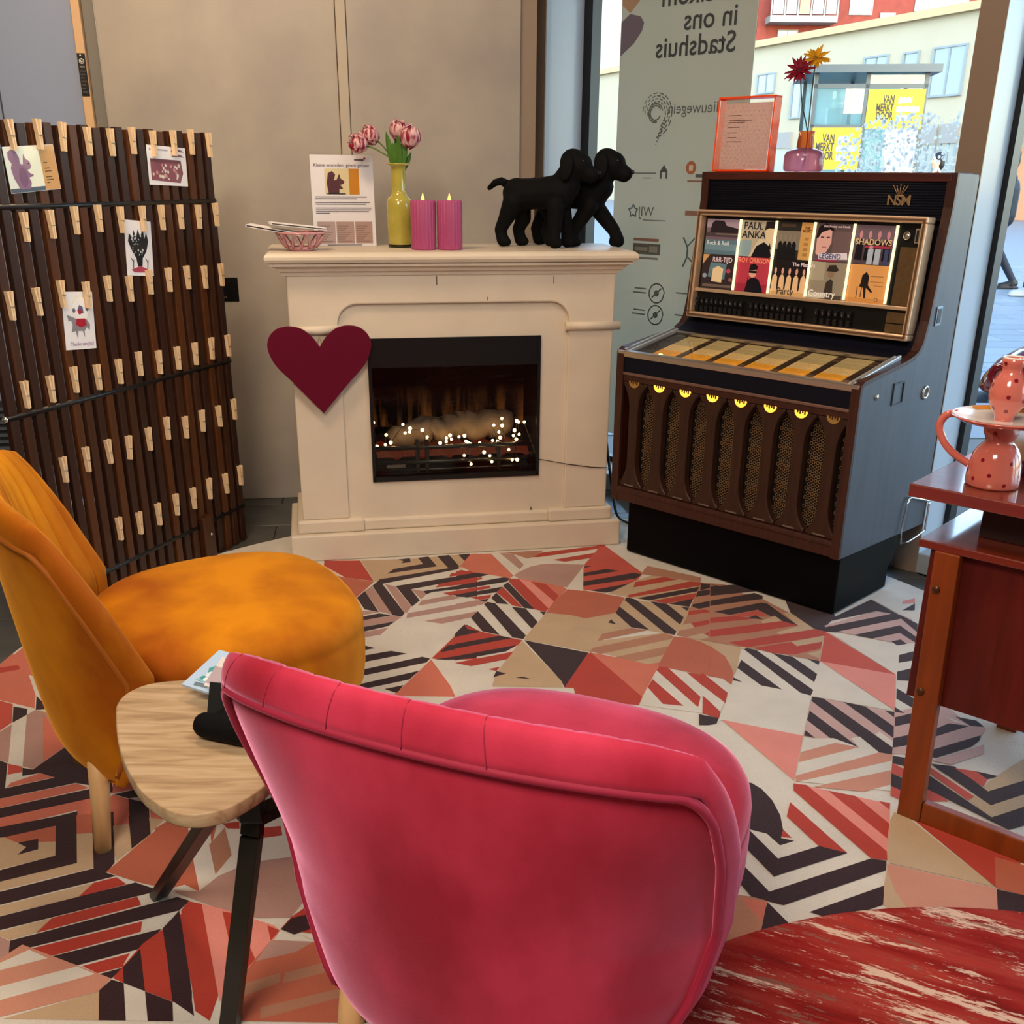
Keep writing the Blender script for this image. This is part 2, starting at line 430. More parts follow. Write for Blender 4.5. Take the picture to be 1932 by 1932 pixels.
# signs on the back wall
s1 = thing('wall_sign', 'small black sign with white lettering on the wall behind the slatted screen', 'sign', (-1.204, 4.466, 0), WR)
MB().box(-.085, .052, -.004, 0, .861, .957).build('sign_plate', M('sign_black', '#08080a', .35), s1, bevel=.001)
WL = M('lettering_white', '#d9d6d8', .6)
T = frame((-.075, -.0045, .927), (1, 0, 0))
text('lettering', s1, T, 'HELP\nHET MEE', .017, WL)
T = frame((-.075, -.0045, .885), (1, 0, 0))
text('lettering', s1, T, 'BEL 0900\nma - vr 9-17 uur', .012, M('lettering_grey', '#8b8688', .6))
s2 = thing('door_sticker', 'narrow black sticker with a round white symbol on the beige door stile', 'sticker', (-1.204, 4.466, 0), WR)
MB().box(-.468, -.4395, -.003, 0, 1.628, 1.775).build('sticker_sheet', M('sign_black', '#08080a', .35), s2)
T = frame((-.4538, -.0032, 1.70), (1, 0, 0))
sh = [('#e0dccf', circ(0, .048, .0095, 20)), ('#08080a', circ(0, .048, .0072, 20)), ('#e0dccf', circ(0, .048, .0048, 16)), ('#08080a', circ(.001, .049, .003, 12)), ('#e0dccf', circ(-.002, .068, .003, 10)), ('#8a8478', rect(-.009, .026, .009, .031))]
for k in range(7): sh.append(('#4c463f', rect(-.010, .012-k*.012, .010-.004*(k % 3), .017-k*.012)))
decal('sticker_print', s2, T, sh, PRINT)

# ------------------------------------------------------------------ film banner in the window
ban = thing('window_banner', 'tall grey translucent welcome banner hanging against the window glass', 'banner', (2.7, 2.7, 0), -PI/4)
def film(name, col, t):
    m = bpy.data.materials.new(name); m.use_nodes = True; n = m.node_tree; n.nodes.clear()
    out = n.nodes.new('ShaderNodeOutputMaterial'); d = n.nodes.new('ShaderNodeBsdfPrincipled'); tl = n.nodes.new('ShaderNodeBsdfTranslucent'); mx = n.nodes.new('ShaderNodeMixShader')
    d.inputs['Base Color'].default_value = lin(col)+(1,); d.inputs['Roughness'].default_value = .12; d.inputs['Specular IOR Level'].default_value = .6
    tl.inputs[0].default_value = lin(col)+(1,); mx.inputs[0].default_value = t
    n.links.new(d.outputs[0], mx.inputs[1]); n.links.new(tl.outputs[0], mx.inputs[2]); n.links.new(mx.outputs[0], out.inputs[0]); return m
BF = film('banner_film', '#c6c4b6', .5)
MB().box(-3.173, -2.507, -.024, -.022, .215, 2.75).build('banner_sheet', BF, ban)
BT = M('banner_text', '#3e4247', .6); BT2 = M('banner_text_pale', '#5d6263', .6)
def bt(u, z): return frame((u, -.0262, z), (1, 0, 0))
def mirror_text(u, z, body, size, m, al='LEFT'):   # printed to be read from the street
    T = bt(u, z) @ Matrix.Diagonal((-1, 1, 1, 1)); return text('lettering', ban, T, body, size, m, al, lift=.0004, bold=.0012 if size > .09 else 0)
mirror_text(-2.59, 1.995, 'Welkom', .106, BT); mirror_text(-2.59, 1.903, 'in ons', .106, BT); mirror_text(-2.59, 1.811, 'Stadshuis', .106, BT)
mirror_text(-2.615, 1.599, 'Nieuwegein', .060, BT2)
sh = [('#6d6473', [(-3.172, 1.827), (-3.10, 1.872), (-3.06, 1.915), (-3.05, 1.945), (-3.07, 1.97), (-3.127, 1.983), (-3.172, 1.955)]), ('#a58a70', [(-3.172, 2.02), (-3.127, 1.985), (-3.075, 2.03), (-3.04, 2.12), (-3.172, 2.2)])]
for k in range(11):   # spiral emblem of dashes
    for ring in range(4):
        a = R(200)-k*.42-ring*.15; r = .030+ring*.012+.0028*k
        x, y = -2.967+r*math.cos(a), 1.605+r*math.sin(a)
        x2, y2 = -2.967+(r+.002)*math.cos(a-.3), 1.605+(r+.002)*math.sin(a-.3)
        for q in stroke([(x, y), (x2, y2)], .0035+.0006*k*.3): sh.append(('#5f6563', q))
for r_, a0, a1 in ((.028, .5, 5.9), (.036, .2, 5.0)):
    pts = [(-2.965+r_*math.cos(a0+(a1-a0)*i/14), 1.605+r_*math.sin(a0+(a1-a0)*i/14)) for i in range(15)]
    for q in stroke(pts, .006): sh.append(('#5f6563', q))
for k in range(9):
    for q in stroke([(-2.925-.004*k, 1.575-.011*k), (-2.905-.006*k, 1.57-.011*k)], .005): sh.append(('#5f6563', q))
# rows of partner marks
MK = lambda dz, L, du=0: [(c, [(x+du, y+dz) for x, y in p]) for c, p in L]
sh += MK(.155, [('#4f5457', [(-2.895, 1.195), (-2.895, 1.225), (-2.875, 1.25), (-2.855, 1.225), (-2.855, 1.195), (-2.865, 1.195), (-2.865, 1.22), (-2.885, 1.22), (-2.885, 1.195)]), ('#6f7472', rect(-3.04, 1.213, -2.915, 1.219)), ('#7c807d', rect(-2.985, 1.195, -2.94, 1.199))], -.03)
sh += MK(.151, [('#a2664c', circ(-2.725, 1.242, .026, 16)), ('#c9bfb0', rect(-2.735, 1.23, -2.715, 1.252)), ('#8f6a5c', rect(-2.74, 1.187, -2.66, 1.194)), ('#5b5f60', rect(-2.70, 1.205, -2.66, 1.217))], -.04)
star = [(-3.06+(.027 if i % 2 == 0 else .015)*math.sin(i*PI/5), 1.217+(.027 if i % 2 == 0 else .015)*math.cos(i*PI/5)) for i in range(10)]
for q in stroke(star+[star[0]], .006): sh.append(('#4f5e63', q))
sh += MK(.222, [('#707573', rect(-2.985, .958, -2.86, .962)), ('#8e6e62', rect(-2.76, .985, -2.66, 1.004))], -.02)
sh += MK(.285, [('#5b5c57', rect(-3.03, .755, -2.88, .80)), ('#83847d', rect(-3.02, .77, -2.95, .785)), ('#83847d', rect(-2.94, .765, -2.895, .79)), ('#8a6a5c', rect(-3.03, .81, -2.89, .822)), ('#7a7b76', rect(-3.02, .735, -2.89, .744))], -.02)
for q in [[(x-.02, y+.28) for x, y in q] for q in stroke([(-2.76, .84), (-2.735, .80), (-2.735, .76), (-2.755, .72)], .008)+stroke([(-2.70, .84), (-2.74, .80)], .006)+stroke([(-2.69, .73), (-2.73, .76)], .006)]: sh.append(('#4d6468', q))
for zc in (.880, .787):
    pts = circ(-2.905, zc, .041, 28)
    for q in stroke(pts+[pts[0]], .006): sh.append(('#4a5154', q))
    for q in stroke([(-2.93, zc-.02), (-2.88, zc+.022)], .006): sh.append(('#4a5154', q))
    sh += [('#5a6062', circ(-2.905, zc, .014, 10)), ('#6a6f6e', rect(-3.03, zc+.012, -2.965, zc+.018)), ('#6a6f6e', rect(-3.04, zc-.006, -2.965, zc)), ('#6a6f6e', rect(-2.80, zc+.008, -2.72, zc+.014))]
decal('banner_print', ban, frame((0, -.0245, 0), (1, 0, 0)), sh, PRINT, step=.00012, lift=.0004)
mirror_text(-2.945, 1.198, 'WIJ', .056, BT2)

# frosted dot film on the glass behind the jukebox
fd = MB(); rnd = random.Random(3)
for _ in range(820):
    u = rnd.uniform(-2.12, -1.60); z = rnd.uniform(1.37, 1.57)
    if z > 1.55-.05*max(0, (-2.0-u)/.1) and u < -1.98: continue
    if u > -1.76 and rnd.random() < .62: continue
    r = rnd.uniform(.003, .0075); a = rnd.random()*3
    fd.add([(u+r*math.cos(a+i*PI/3), -.004-.0008*rnd.random(), z+r*math.sin(a+i*PI/3)) for i in range(6)], [(0, 1, 2, 3, 4, 5)])
o = fd.build('frosted_film', film('frost_white', '#dfe6e8', .7), None, loc=(2.7, 2.7, 0), rotz=-PI/4)
tag(o, 'patch of frosty white dots stuck on the window glass above the jukebox', 'window film', kind='stuff')

# ================================================================== carpets
CARPET_PRINT = """T -574 3666 -383 3688 -210 3739 -135 3756 -194 3587 -477 3468 -492 3448
R -710 3660 -576 3666 -496 3452 -604 3487 -702 3607
s -637 3504 -604 3487 -495 3448 -537 3298 -610 3330
D -433 3680 -390 3697 -383 3652 -416 3640 -411 3662
D -359 3701 -321 3716 -281 3610 -457 3529 -438 3579 -335 3634
D -288 3722 -243 3735 -198 3613 -203 3580 -463 3427 -357 3165 -363 3134 -396 3145 -496 3408 -477 3472 -237 3592
D -207 3739 -166 3752 -159 3724 -181 3670
P -454 3427 -414 3403 -340 3221 -351 3162 -359 3172
D -413 3407 -128 3543 -127 3503 -356 3378 -316 3275 -338 3221
P -356 3380 -311 3362 -298 3331 -313 3286
D -311 3362 -125 3444 -124 3404 -279 3353 -298 3331
R -261 3431 -127 3503 -125 3444 -270 3396
R -225 3536 -148 3573 -128 3543 -229 3503
R -241 3345 -124 3404 -123 3377 -214 3321
D -209 3329 -123 3373 -121 3319 -156 3305
R -145 3305 -121 3317 -121 3289
D -535 3295 -516 3358 -444 3171 -495 3193
P -516 3358 -497 3405 -396 3149 -443 3174
P -516 3186 -442 3171 -494 3141 -509 3134
D -508 3124 -441 3160 -396 3145 -488 3100 -504 3093
P -503 3090 -488 3100 -396 3142 -364 3131 -382 3094 -482 3050 -497 3044
D -496 3038 -481 3047 -381 3094 -400 3055 -476 3008 -491 3002
P -490 2996 -476 3005 -396 3045 -416 2988 -471 2964 -485 2958
P -318 3228 -310 3275 -217 3321 -173 3302
P -347 3121 -348 3162 -120 3278 -119 3231
P -286 3099 -118 3181 -117 3143 -228 3078
D -486 2922 -419 2887 -477 2862
D -472 2821 -456 2830 -370 2869 -318 2850 -450 2784 -466 2776
D -459 2727 -271 2829 -246 2817 -255 2789 -454 2687
D -447 2637 -271 2734 -295 2676 -394 2626 -442 2602
D -360 2615 -308 2640 -322 2590
S -242 2811 -174 2638 -156 2571 -337 2574 -322 2595
R -242 2817 -147 3073 -112 3033 -105 2814 -195 2808
D -183 2984 -147 3073 -112 3033 -111 2998
D -220 2860 -200 2910 -109 2951 -108 2914
D -232 2811 -107 2858 -106 2823 -195 2808
R -169 2787 -106 2816 -104 2775 -121 2767
S -161 3747 -82 3754 6 3523 -12 3482 -36 3507 -146 3551 -194 3613
L -82 3754 -50 3763 34 3581 18 3539 4 3523
P -50 3763 4 3752 43 3633 28 3586
B -38 3767 123 3796 76 3718 60 3700 4 3752
P 6 3523 24 3556 68 3615 115 3645 183 3648 242 3642 273 3641 195 3409 175 3413 80 3472 24 3489
R 76 3718 109 3768 367 3868 365 3839 336 3820 101 3718
R 154 3689 327 3777 303 3713 200 3670
D -204 3511 -133 3547 -85 3529 -114 3505 -202 3470
R -202 3458 -114 3501 -105 3484 -200 3422
R -206 3557 -189 3574 -142 3547 -205 3518
D -200 3414 -30 3503 -8 3490 -18 3458 -198 3375
R -197 3367 -80 3419 -76 3395 -196 3329
D -195 3325 -33 3410 -55 3356 -166 3309 -195 3312
R -140 3305 -72 3333 -76 3300 -111 3286
D -114 3282 -80 3296 -88 3267
S 18 3489 80 3472 181 3413 194 3389 133 3240 119 3314
s 197 3389 323 3355 306 3152 246 3129 199 3157 114 3176 134 3247 162 3313
R -9 3490 24 3485 124 3212 112 3183 77 3205 -12 3457
K 24 3485 65 3464 143 3276 133 3240 124 3212
R 68 3460 120 3438 163 3328 146 3276
D -33 3418 -15 3454 77 3205 41 3217
R -55 3356 -33 3406 38 3220 2 3236
D -72 3303 -55 3352 -12 3247 -52 3255
T 114 3176 199 3157 246 3129 306 3152 283 2889 241 2872 40 2957 45 2985 85 3095
D -95 3245 -85 3267 -57 3255 45 2992 37 2964 3 2974
D -1 3225 46 3213 85 3098 65 3043
D 93 3187 115 3183 106 3156
D -135 3130 -114 3185 -38 2993 -94 3020
P -192 3247 -120 3282 -88 3267 -99 3245 -190 3202
P -187 3145 -122 3181 -135 3133 -185 3107
R -180 3002 -154 3073 -97 3017 34 2954 19 2918 -17 2871 -171 2804
D -180 3002 -154 3073 -142 3037 -97 3017 -179 2974
D -176 2922 -38 2987 1 2970 -175 2886
D -172 2833 16 2918 -17 2871 -171 2804
T 34 2948 145 2673 148 2632 -55 2635 -46 2714 3 2870 19 2918
R -170 2787 6 2870 -13 2816 -118 2767
D 40 2954 235 2866 166 2673 152 2632 145 2673
R 235 2866 273 2774 283 2624 152 2632 166 2673
R -68 2747 -34 2763 -44 2735
D -44 2735 -15 2719 -53 2693
D 12 2691 31 2699 60 2685
r 275 3655 298 3713 339 3830 367 3853 481 3554 447 3496 265 3602
r 265 3602 481 3554 442 3455 327 3359 251 3388
D 262 3551 348 3596 398 3577 260 3517
D 256 3464 448 3559 476 3542 450 3500 253 3420
D 277 3380 446 3463 431 3412 327 3359
D 268 3615 279 3626 299 3623 269 3606
L 370 3848 439 3827 514 3726 507 3667 481 3554
B 492 3597 508 3631 689 3516 678 3466 554 3519 511 3532 473 3546
T 335 3351 455 3488 511 3532 681 3466 601 3230 371 3335
R 443 3464 554 3519 599 3493 431 3412
R 403 3338 641 3475 681 3466 672 3434 406 3316
D 434 3311 671 3426 654 3379 472 3292
R 483 3288 648 3364 631 3311 528 3265
D 536 3264 628 3311 602 3237
T 388 3308 601 3230 584 3160 519 3001 387 3062 347 3179
D 388 3293 398 3320 427 3300 529 3033 520 3005 490 3018
D 476 3284 530 3261 570 3146 549 3086
D 574 3238 601 3230 589 3202
D 347 3179 365 3235 443 3042 387 3062
s 251 3380 392 3316 347 3179 234 3129
T 234 3126 347 3179 387 3062 269 2953 242 2878 217 2872
D 327 3124 341 3083 315 3097
T 269 2953 491 3021 513 2995 447 2799 408 2788 245 2884
B 269 2953 289 3009 386 3056 435 3038
B 242 2878 252 2901 490 3018 513 2995 507 2973 271 2857
B 312 2835 492 2921 467 2856 369 2806
R 242 2872 368 2578 353 2529 182 2565 175 2683 211 2780
S 242 2866 271 2857 408 2788 448 2804 433 2754 368 2578 290 2757
T 533 2988 723 2959 684 2772 655 2728 651 2817 634 2888 597 2950
s 515 2992 553 2985 597 2950 634 2888 651 2817 654 2745 648 2707 632 2657 613 2697 564 2719 464 2765 436 2776
B 601 3230 772 3191 714 2917 524 3001 584 3160
R 596 3202 651 3215 678 3196 587 3163
T 547 3079 585 3098 592 3061 532 3033
R 588 3101 744 3167 763 3149 593 3065
R 617 3019 749 3081 738 3029 632 2986
T 554 2988 611 3019 629 2986 587 2968
R 669 2951 727 2978 716 2923 699 2929
B 681 3466 757 3448 815 3399 769 3177 604 3230
D 679 3458 742 3433 664 3387
D 654 3379 752 3420 815 3399 639 3326
D 613 3237 617 3259 806 3353 794 3296 632 3219
D 678 3196 784 3248 772 3191 731 3171
L 435 2765 564 2719 640 2675 600 2558 549 2479 362 2529 368 2578
R 429 2749 441 2776 465 2767 540 2559 558 2507 512 2527
R 390 2638 410 2690 463 2560 476 2527 420 2538
R 516 2736 566 2719 610 2598 597 2558 584 2558
B 709 3445 868 3313 1008 3043 929 2820 728 2913 622 2962
D 684 3293 851 3367 875 3342 868 3313 675 3247
D 707 3425 786 3444 872 3462 886 3391 691 3336
D 680 3195 857 3280 874 3271 934 3082 897 3096 830 3216 727 3169
r 726 3165 831 3212 851 3162 774 3159
R 657 3144 743 3160 815 3141 649 3099
D 786 3150 814 3167 830 3132 794 3141
T 820 3119 876 3166 897 3096 822 3080
R 638 3042 890 3122 932 3087 769 3027 629 2990
T 910 3192 935 3191 979 3060 861 3005 850 3030 934 3082
R 680 2949 978 3056 1010 3039 997 3003 728 2913
R 750 2909 882 2957 991 2995 957 2909 868 2865 800 2874
T 879 2957 996 3007 984 2963 889 2925
T 905 2872 957 2897 937 2838
D 935 3191 979 3060 1010 3039 1056 3034 1017 3072 1077 3162 1092 3337 947 3340
T 622 2954 720 2906 694 2824 672 2767 653 2726 651 2847 617 2923
s 617 2923 651 2847 655 2767 653 2726 633 2655 615 2696 579 2713
L 709 2898 932 2819 1051 2507 846 2590 765 2368 568 2450 549 2428 595 2545 648 2699 672 2767
D 719 2898 728 2909 756 2894 861 2628 845 2594 820 2610
D 800 2874 857 2847 900 2731 877 2678
D 898 2835 932 2819 920 2791
D 672 2767 695 2824 772 2630 718 2654
D 649 2705 668 2675 643 2685
L 567 2714 615 2696 633 2655 572 2494 513 2510
R 561 2734 576 2700 613 2607 595 2545 562 2621 547 2654
R 539 2589 551 2558 572 2494 562 2459 536 2474 521 2486
D 511 2480 561 2459 549 2428 526 2420 501 2420
r 1010 3039 1132 2731 932 2819
K 932 2819 1132 2731 1053 2513
L 1019 3035 1215 2950 1179 2829 1132 2731
K 568 2450 765 2368 687 2152
p 847 2587 1049 2501 968 2275 937 2286 765 2368
D 838 2562 847 2587 876 2577 980 2311 966 2275 937 2286
D 926 2558 979 2532 1021 2420 998 2359
D 1026 2510 1050 2501 1039 2468
D 797 2452 818 2505 893 2310 840 2335
D 771 2379 779 2396 793 2357 768 2368
L 956 2376 973 2393 991 2343 980 2311
L 761 2352 841 2356 893 2310 887 2356 912 2366 937 2286 968 2275 906 2108 689 2148
k 737 2284 839 2332 893 2310 719 2234
k 695 2171 937 2286 968 2275 955 2245 690 2143
k 727 2123 939 2201 915 2135 841 2104
p 1017 3085 1229 3212 1268 3193 1302 3179 1326 3148 1308 3045 1267 2934 1215 2950 1056 3034
D 1077 3162 1244 3315 1297 3175 1273 3189 1229 3212 1029 3115
D 985 3069 1017 3072 1273 3189 1301 3176 1331 3108 1305 3037 1291 3148 1039 3034 1008 3043
D 1093 3013 1268 3093 1290 2997 1273 2949 1247 3034 1145 2987
D 1197 2966 1232 2982 1241 2942 1208 2927
L 1248 3315 1386 3430 1427 3369 1392 3273 1303 3175
K 1349 3303 1402 3330 1385 3283 1339 3275
D 1319 3219 1385 3283 1363 3223
L 1203 2935 1266 2957 1108 2500 1056 2513
D 1187 2866 1244 2895 1219 2829 1167 2811
D 1142 2751 1201 2778 1169 2689 1122 2693
D 1104 2644 1135 2573 1113 2512 1081 2580
p 1049 2501 1119 2530 1027 2279 970 2280
D 1060 2531 1075 2494 1050 2501
D 1040 2471 1108 2500 1089 2447 1022 2420
D 998 2359 1066 2385 1047 2331 979 2309
D 966 2270 1018 2254 1002 2210 953 2235
r 953 2235 987 2190 975 2157 934 2186
D 934 2186 972 2148 952 2093 914 2130
K 683 2139 887 2052 808 1837 776 1845 675 2109
R 682 2136 712 2131 818 1869 808 1837 775 1845 675 2106
R 757 2107 816 2084 858 1973 835 1916
R 864 2064 888 2056 877 2028
R 636 2008 654 2057 730 1862 675 1886 632 1999
D 557 2146 582 2140 600 2115 615 2065 619 2004 612 1949 600 1917 627 1906 591 1889 572 1932 537 1948 516 1955
R 612 1949 624 1917 601 1919
D 526 1951 536 1942 575 1840 676 1886 730 1862 552 1779 512 1882 500 1912
D 494 1821 531 1729 775 1843 806 1835 794 1803 550 1687 491 1713 475 1759 471 1798
D 597 1667 774 1752 751 1691 632 1636 624 1653
D 520 1696 550 1627 486 1604 472 1585
B 446 1722 491 1713 520 1700 486 1604 397 1544 404 1635
S 467 1711 519 1696 495 1637
r 915 2130 932 2110 916 2070 899 2088
T 885 2019 909 1998 1002 1750 808 1828 818 1868 865 1988
R 907 2024 1097 1845 1087 1823 1045 1852 1003 1749
s 1045 1852 1100 1822 1053 1722 1002 1747
k 804 1826 1002 1746 968 1657 795 1659 794 1684 790 1735 791 1786
D 1002 1743 1053 1722 1022 1656 968 1657
T 772 1750 797 1805 790 1735 794 1675 770 1659 752 1690
p 1196 2581 1228 2431 1264 2417 1233 2373 1185 2318 1072 2289 1151 2475
L 1181 2478 1224 2431 1194 2448
D 1123 2407 1174 2440 1223 2426 1109 2367
D 1206 2478 1255 2456 1262 2422 1227 2426
D 1076 2300 1234 2377 1218 2349 1185 2318 1073 2262 1061 2266
p 1056 2248 1222 2329 1202 2283 1098 2229
T 1134 2123 1156 2150 1298 2263 1248 2155 1139 2109
D 1048 2233 1103 2221 1139 2109 1250 2159 1222 2098 1121 2050
r 1039 2222 1099 2083 1075 2070 1028 2194
r 1100 2214 1147 2199 1160 2163 1136 2129
D 1147 2199 1194 2177 1160 2163
T 1079 2070 1101 2090 1121 2050 1222 2098 1196 2043 1099 2000
r 997 2132 1029 2065 972 2065
D 1021 2187 1102 2000 1198 2046 1162 1969 1119 1952 991 2125
S -1516 2608 -1518 2685 -1516 2767 -1512 2813 -1510 2826 -1422 2721 -1328 2563 -1297 2484 -1420 2533 -1493 2560
R -1518 2685 -1517 2726 -1509 2730 -1460 2751 -1441 2721 -1493 2694 -1518 2681
r -1493 2560 -1418 2530 -1366 2507 -1323 2404 -1337 2353 -1369 2298
D -1359 2494 -1315 2481 -1302 2448 -1321 2404
D -1323 2557 -1255 2480 -1290 2475
P -1363 2287 -1335 2347 -1292 2475 -1248 2462 -1118 2289 -1168 2176 -1276 2218 -1343 2244
L -1320 2398 -1302 2448 -1198 2186 -1240 2202
S -1262 2456 -1132 2289 -1158 2211
D -1343 2244 -1276 2218 -1242 2202 -1197 2090 -1197 2044 -1238 2022
r -1239 2199 -1198 2186 -1188 2159 -1218 2149
L -1218 2149 -1189 2161 -1195 2092
S -1194 2113 -1142 2158 -1100 2140 -1195 2092
D -1196 2181 -1167 2173 -1129 2289 -1015 2250 -942 2090 -1040 2115 -1238 2022 -1257 2063 -1213 2081 -1099 2138 -1142 2158 -1180 2144
S -1238 2022 -1037 2113 -998 2094 -1219 1983
D -1219 1983 -994 2091 -945 2100 -907 2095 -979 2050 -1201 1945
S -1201 1945 -979 2050 -938 2036 -934 2067 -889 2048 -850 1948 -929 1916 -957 1912 -992 2001 -1181 1903
L -991 2229 -927 2152 -952 2119
D -952 2119 -925 2147 -920 2133
S -950 2114 -893 2132 -881 2094 -936 2072
D -931 2067 -878 2094 -846 2066 -890 2051
D -891 2051 -837 2030 -795 1914 -817 1855
T -850 1948 -814 1964 -791 1910 -815 1851 -843 1829 -886 1932
S -836 2034 -805 2016 -766 1972 -811 1964
T -1170 1887 -1016 1942 -971 1831 -1110 1761
s -1111 1896 -1015 1940 -991 1881 -1024 1874 -1076 1877
D -1183 1914 -1027 1977 -989 1997 -915 1806 -1091 1721 -1108 1757 -971 1831 -1015 1940 -1112 1894 -1171 1889
T -1167 1880 -1130 1898 -1076 1877 -991 1881 -971 1831 -1110 1761
D -1071 1875 -1033 1891 -1017 1853 -1053 1832 -1046 1860
T -957 1911 -923 1914 -874 1790 -1078 1693 -1091 1721 -915 1806
s -985 1981 -948 1988 -923 1914 -956 1909
D -890 1831 -956 1996 -906 1996 -836 1808 -841 1774 -817 1764 -1057 1649 -1076 1689 -873 1788
T -887 1940 -857 1951 -817 1857 -835 1811
D -866 1979 -819 1978 -794 1912 -817 1857
T -818 1974 -781 1966 -795 1916
T -1056 1646 -855 1741 -869 1696 -1042 1618
R -855 1741 -815 1760 -786 1737 -869 1696
D -1041 1615 -770 1743 -719 1721 -722 1713 -1023 1576
T -1021 1573 -895 1632 -909 1589 -949 1568 -989 1587
R -895 1632 -751 1698 -734 1673 -908 1588
L -748 1698 -722 1713 -671 1706 -734 1671
D -948 1566 -670 1698 -642 1687 -654 1657 -911 1544 -933 1528
R -902 1544 -716 1624 -709 1594 -852 1526
L -716 1624 -654 1655 -671 1612 -709 1594
D -850 1525 -672 1603 -685 1556 -695 1547 -795 1502
R -785 1500 -709 1535 -710 1499 -750 1482
L -709 1537 -693 1546 -711 1502
D -746 1480 -709 1497 -720 1469
P -1036 1605 -989 1587 -949 1566 -933 1528 -970 1466
k -973 1471 -920 1556 -720 1469 -732 1436 -919 1358
L -974 1474 -901 1542 -857 1520 -972 1469
L -953 1429 -794 1499 -754 1480 -937 1395
T -872 1371 -730 1436 -706 1369
R -718 1470 -694 1561 -668 1603 -634 1672 -552 1381 -595 1415 -694 1458
D -709 1497 -694 1547 -649 1438 -694 1458
D -668 1603 -654 1657 -634 1609 -565 1437 -554 1398 -593 1415
D -731 1439 -719 1466 -694 1458 -659 1369 -706 1369
L -693 1456 -649 1438 -621 1368 -659 1369
D -649 1438 -592 1413 -576 1368 -621 1368
L -592 1413 -554 1398 -544 1368 -577 1368
s -843 1777 -773 1962 -707 1993 -641 1751 -696 1723 -771 1746
s -791 1932 -758 1983 -659 1963 -630 1715 -687 1750 -730 1735
L -724 1950 -677 1958 -615 1773 -630 1715 -666 1802
B -654 1873 -637 1939 -596 1838 -612 1769
R -646 1953 -610 1962 -603 1934 -630 1935
R -558 1938 -514 1947 -502 1910 -542 1900
L -629 1930 -542 1900 -502 1910 -469 1879 -456 1836 -537 1816 -575 1792 -626 1718 -596 1838
P -683 1719 -632 1715 -606 1765 -575 1792 -537 1816 -456 1836 -399 1731 -413 1686 -429 1639 -495 1636 -571 1659 -676 1712
K -615 1677 -551 1655 -457 1615 -443 1601 -453 1551 -482 1443 -510 1415
R -644 1685 -615 1677 -516 1429 -515 1370 -546 1392 -650 1656
R -568 1655 -540 1648 -472 1522 -483 1491 -500 1491
R -470 1615 -443 1601 -454 1572
R -429 1639 -378 1708 -314 1599 -347 1588 -443 1604
D -441 1604 -428 1636 -370 1660 -351 1624 -413 1590
D -410 1682 -403 1712 -385 1689
L -399 1590 -335 1586 -367 1570
D -368 1573 -335 1586 -317 1556
s -472 1522 -453 1574 -372 1570 -317 1556 -202 1367 -482 1370 -485 1473
P -453 1574 -372 1570 -401 1541 -470 1516
B -479 1458 -418 1487 -413 1463 -472 1426
B -409 1487 -304 1530 -292 1505 -408 1460
B -435 1402 -281 1456 -270 1438 -429 1375
T -275 1447 -257 1441 -223 1400 -202 1367 -252 1367
D -271 1432 -244 1367 -294 1368
D -670 1604 -654 1652 -545 1381 -590 1413"""
FIB = print_mat('carpet_pile', .95, fibre=.16)
PAL = dict(D='#2e1216', R='#aa3524', r='#ba4838', S='#c46a54', s='#b05c42', P='#a98378', p='#bf9c96', K='#d8867a', k='#c28670', T='#b89c7c', L='#cfc8bd', B='#a8745a')
rr = random.Random(5)
OUTL = [(.058+(1.576+.10*math.exp(-((q*3-360+124)/16)**2))*math.cos(R(q*3)), 2.685+(1.576+.10*math.exp(-((q*3-360+124)/16)**2))*math.sin(R(q*3))) for q in range(120)]
